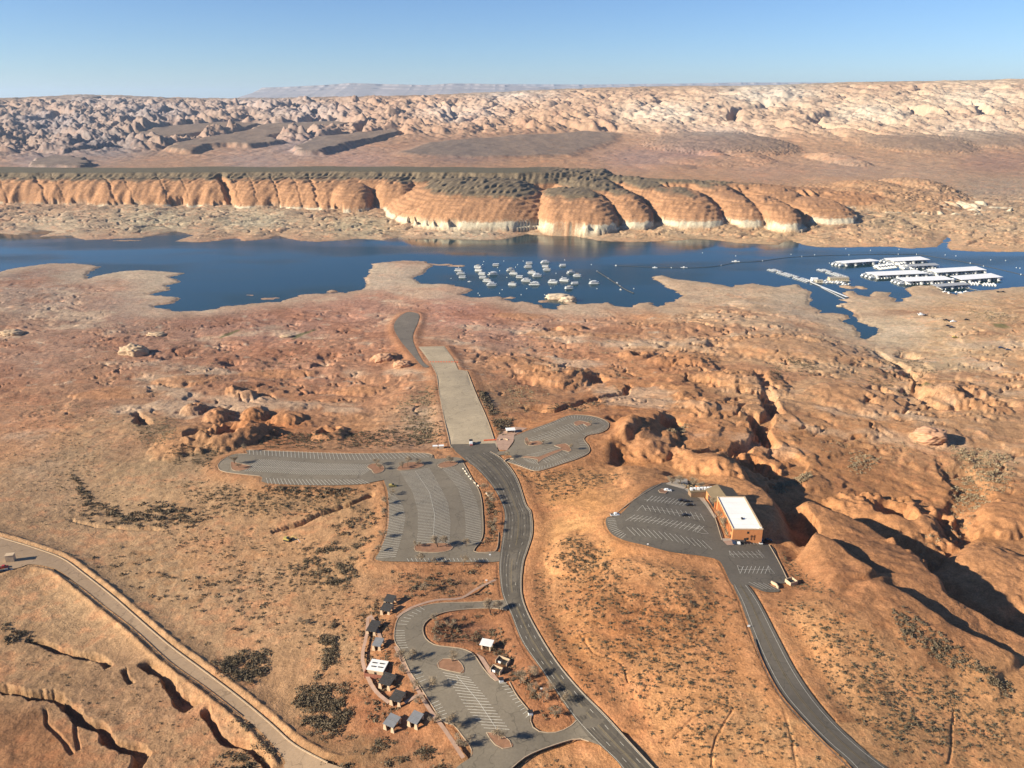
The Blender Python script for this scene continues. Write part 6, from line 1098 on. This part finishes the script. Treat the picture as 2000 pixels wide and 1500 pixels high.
# polygon px, plants per m2, radius lo, hi, clump threshold, kind, region words
REG = [([(1040,1100),(1110,1050),(1200,1080),(1420,1110),(1440,1170),(1480,1290),(1540,1380),(1700,1520),(1330,1520),(1240,1440),(1160,1350),(1090,1280),(1050,1200)],.060,.35,.95,-.1,'s','grey desert shrub on the slope between main road and curved access road'),
 ([(1500,1170),(1560,1160),(1700,1250),(1800,1320),(2020,1400),(2020,1520),(1760,1500),(1660,1430),(1580,1330),(1510,1210)],.070,.35,1.0,-.15,'s','grey desert shrub on the sandy ground right of the curved access road'),
 ([(1545,1150),(1500,1065),(1540,1080),(1640,1190),(1720,1260),(1600,1180)],.06,.35,.8,-.1,'s','small shrub on the slope below the right edge of the small lot'),
 ([(1720,1225),(1760,1230),(1900,1330),(1985,1385),(1960,1400),(1850,1345),(1740,1275)],.30,.6,1.4,-.5,'d','dark shrub in the thicket along the foot of the shadowed ledge'),
 ([(1060,1060),(1130,1040),(1190,1060),(1210,1120),(1150,1130),(1060,1100)],.10,.4,.9,0,'s','grey desert shrub on the knoll left of the hilltop lot'),
 ([(560,1360),(620,1300),(680,1330),(700,1400),(660,1440),(600,1440)],.30,1.1,2.4,-.45,'d','big dark shrub in the thicket left of the picnic shelters'),
 ([(400,1290),(470,1260),(540,1260),(550,1300),(480,1340),(430,1330)],.16,1.1,2.2,-.2,'d','dark shrub in the clump beside the dirt road bend'),
 ([(620,1250),(640,1210),(665,1200),(660,1290),(630,1310)],.28,1.0,2.0,-.4,'d','dark shrub in the narrow upright clump left of the shelters'),
 ([(640,1420),(760,1420),(860,1440),(900,1500),(870,1560),(560,1560),(600,1460)],.14,.6,2.0,-.35,'d','shrub in the dense brush at the bottom edge left of the lower lot'),
 ([(690,1160),(770,1160),(770,1250),(800,1320),(840,1400),(840,1430),(700,1430),(690,1300)],.09,.5,1.3,-.2,'d','shrub growing around the picnic shelters'),
 ([(836,1220),(880,1200),(985,1195),(1010,1260),(1060,1330),(1110,1400),(1060,1425),(1040,1390),(960,1310),(900,1262),(850,1255)],.16,.5,1.5,-.3,'d','shrub on the red planted island of the lower lot'),
 ([(900,1104),(970,1110),(972,1165),(850,1170),(800,1180),(760,1130),(740,1110)],.09,.5,1.4,-.2,'d','shrub between the middle lot and the lower lot'),
 ([(925,930),(950,960),(975,1000),(970,1060),(935,1074),(945,1020),(940,970)],.22,.5,1.3,-.5,'d','shrub on the strip between the middle lot and the main road'),
 ([(905,905),(925,925),(950,965),(980,1000),(965,1010),(940,965),(915,930)],.20,.5,1.2,-.5,'d','shrub along the stone blocks by the main road'),
 ([(150,990),(300,975),(380,985),(420,1010),(370,1030),(160,1020)],.10,.9,2.0,-.15,'d','dark shrub in the long band on the left flats'),
 ([(130,920),(160,925),(190,975),(240,985),(230,1000),(160,985)],.14,.7,1.7,-.3,'d','dark shrub in the curved row on the left flats'),
 ([(540,1090),(720,960),(760,1000),(745,1080),(720,1110),(660,1150),(560,1150)],.11,.7,1.8,-.05,'d','dark shrub on the flats left of the middle lot'),
 ([(600,1080),(650,1050),(700,1090),(690,1150),(620,1150)],.10,.9,2.0,-.15,'d','dark shrub near the lower left corner of the middle lot'),
 ([(300,930),(420,930),(500,945),(740,950),(640,1010),(400,1010)],.05,.4,1.1,-.05,'s','small shrub on the slope below the left lot'),
 ([(510,945),(700,950),(740,945),(700,965),(600,975),(520,958)],.14,.8,1.8,-.2,'d','dark shrub along the lower kerb of the left lot'),
 ([(300,870),(480,870),(430,905),(410,925),(330,910)],.08,.5,1.4,-.15,'d','shrub around the hollows left of the left lot'),
 ([(240,820),(350,810),(360,870),(300,880),(250,860)],.16,.4,.8,-.2,'t','grey tuft on the round terrace at left'),
 ([(480,840),(870,820),(880,870),(480,880)],.05,.5,1.3,0,'s','shrub on the rough ground above the left lot'),
 ([(760,790),(850,740),(870,860),(800,870)],.10,.5,1.3,-.1,'t','dry grey tuft left of the boat ramp'),
 ([(925,765),(950,760),(975,800),(1010,815),(985,850),(970,850)],.22,.9,2.0,-.45,'d','dark shrub in the thicket right of the boat ramp'),
 ([(975,800),(1150,780),(1230,740),(1240,760),(1160,800),(1000,815)],.05,.6,1.4,0,'d','shrub in the wash above the upper right lot'),
 ([(960,905),(1010,915),(1150,905),(1250,930),(1150,960),(1060,1000),(1040,960)],.045,.4,1.0,-.1,'s','small shrub below the upper right lot'),
 ([(1040,1110),(1025,1180),(1060,1260),(1120,1330),(1200,1430),(1230,1430),(1100,1230),(1070,1120)],.05,.3,.8,-.1,'s','small shrub on the bank right of the main road'),
 ([(1300,945),(1345,935),(1395,960),(1400,975),(1340,955)],.25,.5,1.2,-.5,'t','bare shrub on the terrace before the brown roofed wing'),
 ([(1392,972),(1404,970),(1432,1040),(1430,1050),(1412,1050)],.30,.7,1.3,-.6,'t','bare grey shrub in the bed along the orange building'),
 ([(1505,930),(1590,915),(1585,935),(1520,945)],.16,.8,1.6,-.4,'t','pale shrub on the rock shelf above the building shadow'),
 ([(1660,870),(1730,890),(1700,930),(1650,920)],.08,.7,1.5,-.3,'t','pale shrub in the sandy pocket on the slickrock'),
 ([(1850,860),(1990,880),(1990,950),(1920,980),(1890,1050),(1790,1090),(1770,1075),(1860,1010),(1850,920)],.075,.7,1.7,-.2,'t','pale grey shrub along the wash in the slickrock at right'),
 ([(1590,840),(1850,860),(1750,900),(1600,880)],.035,.5,1.2,0,'t','pale tuft on the slickrock flat at right'),
 ([(1500,700),(1620,700),(1600,730),(1520,760),(1490,740)],.05,.7,1.6,.0,'d','dark shrub in the crack across the slickrock'),
 ([(1650,700),(1800,680),(1860,720),(1840,780),(1700,760)],.02,.7,1.5,.0,'d','shrub in the broken gully below the inlet'),
 ([(980,740),(1080,760),(1060,790),(980,790)],.05,.6,1.3,-.1,'t','grey tuft on the dome right of the boat ramp'),
 ([(1300,820),(1350,815),(1340,850),(1300,850)],.08,.6,1.4,-.2,'t','pale shrub beside the hollow above the hilltop lot'),
 ([(0,1200),(60,1230),(90,1245),(0,1255)],.14,.9,2.0,-.3,'d','dark shrub at the left edge above the gully'),
 ([(60,1060),(230,1060),(560,1100),(560,1250),(420,1290),(230,1150)],.020,.7,1.7,.0,'d','dark shrub scattered on the open flat right of the dirt road'),
 ([(0,760),(250,780),(300,950),(150,1040),(0,1040)],.03,.35,.9,-.05,'t','low tuft on the pale left flats'),
 ([(250,1020),(560,1020),(740,1120),(740,1400),(620,1350),(300,1080)],.026,.3,.9,-.05,'s','small shrub on the sandy plain left of the shelters'),
 ([(1120,1470),(1230,1500),(1250,1560),(1000,1560),(1040,1480)],.13,.5,1.2,-.2,'d','shrub at the bottom edge between lower lot and main road'),
 ([(60,1240),(260,1280),(480,1400),(560,1500),(300,1520),(240,1440),(0,1330)],.012,.3,.8,.1,'s','small shrub on the gullied ground left of the dirt road'),
 ([(400,1470),(470,1460),(540,1500),(540,1560),(400,1560)],.20,1.1,2.2,-.35,'d','dark shrub at the bottom edge beside the dirt road'),
 ([(440,1400),(510,1420),(550,1490),(500,1470)],.10,1.0,1.8,-.3,'d','dark shrub between the gully and the dirt road'),
 ([(100,620),(420,640),(700,640),(700,760),(300,800),(100,750)],.006,.5,1.3,.05,'t','dry tuft on the red shore flats'),
 ([(480,680),(520,690),(700,660),(700,700),(500,720)],.012,.6,1.5,.05,'d','shrub by the hollows on the red shore flats'),
 ([(860,640),(1300,640),(1300,760),(1000,760)],.008,.6,1.5,.1,'t','tuft on the rocks between ramp and inlet'),
 ([(1860,600),(1990,610),(1990,640),(1900,620)],.025,.8,1.8,.0,'t','shrub on the right shore terrace')]
allb = []
for ri, (poly, dens, lo, hi, thr, kind, words) in enumerate(REG):
    x, y, m, r = pts_in(poly, dens*(6.0 if kind == 's' else 3.8 if kind == 't' else (2.0 if dens > .1 else 3.2)), 500+ri); n = .6*fbm(x*.7, y, 30, 2, 400+ri)+.8*fbm(x*.5, y*1.6, 9, 2, 430+ri); ok = m & (n > (thr-.25 if kind == 's' else thr+.28 if (kind == 'd' and thr < -.25 and hi > 1.9) else thr)) & (nsamp(RD_ALL, x, y) > 2.2) & (lsamp(x, y) > 6)
    x = x[ok]; y = y[ok]; rad = (lo+(hi-lo)*r.uniform(0, 1, len(x))**2.6)*1.15; allb.append((ri, x, y, rad))
# islands in the lots, edge strips
BX = np.concatenate([a[1] for a in allb]); BY = np.concatenate([a[2] for a in allb]); BR = np.concatenate([a[3] for a in allb]); BI = np.concatenate([np.full(len(a[1]), a[0]) for a in allb]); BZ = ground_z(BX, BY)
print('bushes', len(BX))
ppx, ppy = to_px(BX, BY, BZ); inside = (ppx > 0) & (ppx < 2000) & (ppy < 1500); dist = np.hypot(np.hypot(BX, BY), CAMH-BZ)
score = np.where(inside, BR/dist, 0); big = np.argsort(-score)[:262]; isbig = np.zeros(len(BX), bool); isbig[big] = True
MATK = {'s': M_sage, 'd': M_dark, 't': M_tan}
allr = {k: (ppx[BI == k].min(), ppx[BI == k].max(), ppy[BI == k].min(), ppy[BI == k].max()) for k in set(BI.tolist())}
protos = {}
for k in 'sdt': protos[k] = [tri_mesh('shrub', np.concatenate([tuft(90, 70+j+ord(k), .75, .24)]), MATK[k]) for j in range(4)]
rr_ = np.random.default_rng(3)
for i in big:
    k = REG[BI[i]][5]; o = bpy.data.objects.new('shrub', protos[k][int(i) % 4]); S.collection.objects.link(o); s = float(BR[i]); o.scale = (s*float(rr_.uniform(.85,1.2)), s, s*float(rr_.uniform(.8,1.25))); o.rotation_euler = (0, 0, float(rr_.uniform(0, 6.28))); o.location = (float(BX[i]), float(BY[i]), float(BZ[i])-.05)
    w = REG[BI[i]][6]; R_g = allr[BI[i]]; a_ = int(np.clip((ppx[i]-R_g[0])/(R_g[1]-R_g[0]+1)*3, 0, 2)); b_ = int(np.clip((ppy[i]-R_g[2])/(R_g[3]-R_g[2]+1)*3, 0, 2)); lab = w+', '+('upper','mid','lower')[b_]+' '+('left','centre','right')[a_]
    assert len(lab.split()) <= 16, lab
    tag(o, lab, 'shrub', 'shrubs: '+w)
for k, nm in (('s','scrub'),('d','scrub'),('t','dry_scrub')):
    sel = np.array([REG[b][5] == k for b in BI]) & ~isbig; idx_ = np.nonzero(sel)[0]
    if not len(idx_): continue
    out = []
    for j in range(5):
        q = idx_[j::5]; T = TUFTS[j]; a = rr_.uniform(0, 6.28, len(q)); c_, s_ = np.cos(a), np.sin(a); R_ = BR[q]
        v = np.stack([T[None,:,0]*c_[:,None]-T[None,:,1]*s_[:,None], T[None,:,0]*s_[:,None]+T[None,:,1]*c_[:,None], np.broadcast_to(T[None,:,2], (len(q), len(T)))], -1)*R_[:,None,None]; v += np.stack([BX[q], BY[q], BZ[q]], -1)[:,None,:]; out.append(v.reshape(-1, 3))
    o = link_mesh(nm, tri_mesh(nm, np.concatenate(out), MATK[k])); tag(o, kind='stuff')
# bare trees
def make_tree(seed, h=5.0, mat=M_bare):
    o = empty('bare_tree'); r = random.Random(seed); mb = MB(); tips = []
    for t in range(3 if seed % 2 else 2):
        a = r.uniform(0, 6.28); p = Vector((0,0,-.3)); q = Vector((math.cos(a)*.5, math.sin(a)*.5, h*.32)); mb.tube(p, q, .15, .10, 6)
        for b in range(4):
            a2 = a+r.uniform(-1.3, 1.3); e = q+Vector((math.cos(a2)*h*.22, math.sin(a2)*h*.22, h*r.uniform(.15,.35))); mb.tube(q, e, .07, .03, 5); tips.append(e)
            for c in range(2): a3 = a2+r.uniform(-1,1); f = e+Vector((math.cos(a3)*h*.14, math.sin(a3)*h*.14, h*r.uniform(.05,.2))); mb.tube(e, f, .03, .015, 4); tips.append(f)
    mb.build('trunk', M_bark, o); rg = np.random.default_rng(seed); V = []
    for tp in tips:
        n = 42; d = rg.normal(0, 1, (n,3)); d[:,2] = np.abs(d[:,2])*.9; c = np.array(tp)+d*h*.10; ax = rg.normal(0,1,(n,3)); ax /= np.linalg.norm(ax, axis=1)[:,None]; L_ = h*.10; s = rg.normal(0,1,(n,3))*.075*h/5
        V.append(np.stack([c-ax*L_/2, c+ax*L_/2, c+s+ax*L_*.1], 1).reshape(-1,3))
    me = tri_mesh('crown', np.concatenate(V), mat); cr = link_mesh('crown', me, None, o); KIDS.setdefault(o.name, []).append(cr); return o
TP = [make_tree(1, 5.0), make_tree(2, 5.6), make_tree(3, 4.4)]; tu = [False]*3
TREES = [(785,1293,1.2,'broad bare tree by the restroom at the kerb of the lower lot'),(805,1292,.9,'bare tree on the kerb just right of the broad one by the restroom'),(790,1316,.9,'bare tree on the kerb below the broad one by the restroom'),(808,1350,.9,'bare tree on the kerb above the six stalls'),(837,1346,1.1,'grey bare tree leaning over the lower lot near the left stalls'),(819,1375,.9,'bare tree beside the small slatted shelter'),
 (848,1412,1.0,'bare tree beside the lower grey roofed shelter pair'),(876,1415,1.1,'bare tree on the bottom left island of the lower lot, top one'),(892,1424,.8,'bare tree on the bottom left island of the lower lot, middle one'),(905,1458,1.3,'large bare tree on the bottom left island of the lower lot'),(980,1445,1.2,'bare tree on the small teardrop island at the bottom'),(884,1293,1.0,'dark bare tree on the upper teardrop island of the lower lot'),
 (852,1212,.9,'pale bare tree at the top left of the red planted island'),(860,1228,.8,'bare tree in the upper left of the red planted island'),(880,1226,1.0,'bare tree near the curved kerb of the red planted island'),(958,1198,1.3,'wide bare tree at the top right of the red planted island'),(975,1196,1.1,'bare tree at the entrance to the lower lot'),(855,1254,.8,'bare tree at the bottom left curve of the red planted island'),
 (1016,1335,1.1,'bare tree on the strip between the right stalls and the main road'),(1035,1330,1.1,'bare tree nearer the road above the right stalls'),(1044,1352,1.0,'bare tree by the white sign panel on the strip'),(1070,1352,1.0,'bare tree on the strip close to the main road'),(1095,1372,1.0,'bare tree low on the strip close to the main road'),(1062,1372,.9,'bare tree right of the last white box'),(1085,1395,.9,'bare tree near the rounded end of the strip'),
 (948,957,1.2,'bare tree over the stone blocks, upper right'),(955,975,1.1,'bare tree over the stone blocks by the road'),(965,985,1.0,'bare tree at the lower end of the stone blocks'),(972,1040,1.0,'bare tree on the strip beside the road bend'),(963,1025,1.0,'bare tree left of the road bend on the strip'),
 (855,1070,1.3,'widest bare tree on the bottom island of the middle lot'),(872,1070,1.0,'bare tree at the right end of the bottom island of the middle lot'),(815,1068,.9,'bare tree at the left end of the bottom island of the middle lot'),(910,1068,.9,'bare tree at the lower right corner of the middle lot'),
 (795,910,1.1,'bare tree on the top left island of the middle lot'),(786,915,.9,'bare tree at the left of the top left island of the middle lot'),(815,908,1.0,'bare tree at the right of the top left island of the middle lot'),(870,905,1.1,'bare tree on the top right island of the middle lot'),(880,905,.9,'second bare tree on the top right island of the middle lot'),
 (458,906,1.2,'bare tree on the rounded end island of the left lot'),(467,914,.9,'smaller bare tree on the rounded end island of the left lot'),(735,909,1.1,'bare tree on the right end island of the left lot'),(743,917,.9,'bare tree at the right tip of the left lot island'),(483,882,1.0,'bare tree outside the top left corner of the left lot'),
 (765,967,1.0,'bare tree at the upper left edge of the middle lot'),(756,985,1.1,'bare tree on the left edge of the middle lot, second down'),(755,1010,1.0,'bare tree on the left edge of the middle lot, third down'),(748,1050,1.0,'bare tree on the left edge of the middle lot, fourth down'),(740,1080,.9,'bare tree at the lower left corner of the middle lot'),
 (820,1102,1.1,'bare tree below the bottom stalls of the middle lot, left one'),(850,1103,.9,'bare tree below the bottom stalls of the middle lot, middle one'),(905,1104,1.0,'bare tree below the bottom stalls of the middle lot, right one'),
 (985,895,1.1,'bare tree over the pale wall at the upper right lot entrance'),(1030,870,.8,'bare tree on the crescent island of the upper right lot'),(1058,868,.7,'small bare tree at the tip of the crescent island'),(1113,878,.8,'bare tree at the head of the arrow shaped island'),(1152,829,.7,'bare tree on the top island of the upper right lot'),
 (1312,945,1.2,'bare tree at the top of the hilltop lot'),(1330,944,1.2,'bare tree right of the topmost one by the hilltop lot'),(1352,950,1.2,'bare tree on the terrace before the orange retaining wall'),(1372,958,1.3,'tall bare tree before the rooftop machinery'),(1398,990,1.1,'bare tree in the bed by the upper end of the orange building'),(1408,1012,1.2,'bare tree in the bed by the middle of the orange building'),(1418,1034,1.2,'bare tree in the bed by the near end of the orange building'),
 (830,1158,1.0,'pale bare shrub like tree above the lower lot'),(590,1218,.8,'single pale tree on the sandy plain'),(598,1222,.6,'small pale tree beside the single one on the plain'),(600,650,.3,'tiny bare tree in the green patch on the flats')]
for k, (px, py, s, lab) in enumerate(TREES):
    i = k % 3; o = TP[i] if not tu[i] else copy_tree(TP[i]); tu[i] = True; w = gat(px, py); o.location = (float(w[0]), float(w[1]), float(max(w[2], base(w[0], w[1])+.1 if nsamp(RD_ALL, w[0], w[1]) < 0 else w[2]))); o.rotation_euler = (0, 0, k*1.7); o.scale = (s, s, s*(.8+.1*(k % 4))); tag(o, lab, 'tree', 'bare trees around the lots')
# ------------------------------------------------------------------ air
mb = MB(); mb.box(-46000, 46000, -3000, 66000, -430, 900); hz = mb.build('haze', None); tag(hz, kind='stuff')
hm = bpy.data.materials.new('haze_air'); hm.use_nodes = True; N = hm.node_tree.nodes; N.clear(); ou = N.new('ShaderNodeOutputMaterial'); pv = N.new('ShaderNodeVolumePrincipled')
pv.inputs['Color'].default_value = (.62, .80, 1, 1); pv.inputs['Density'].default_value = 0.000020; pv.inputs['Anisotropy'].default_value = .2
hm.node_tree.links.new(pv.outputs[0], ou.inputs['Volume']); hz.data.materials.append(hm)
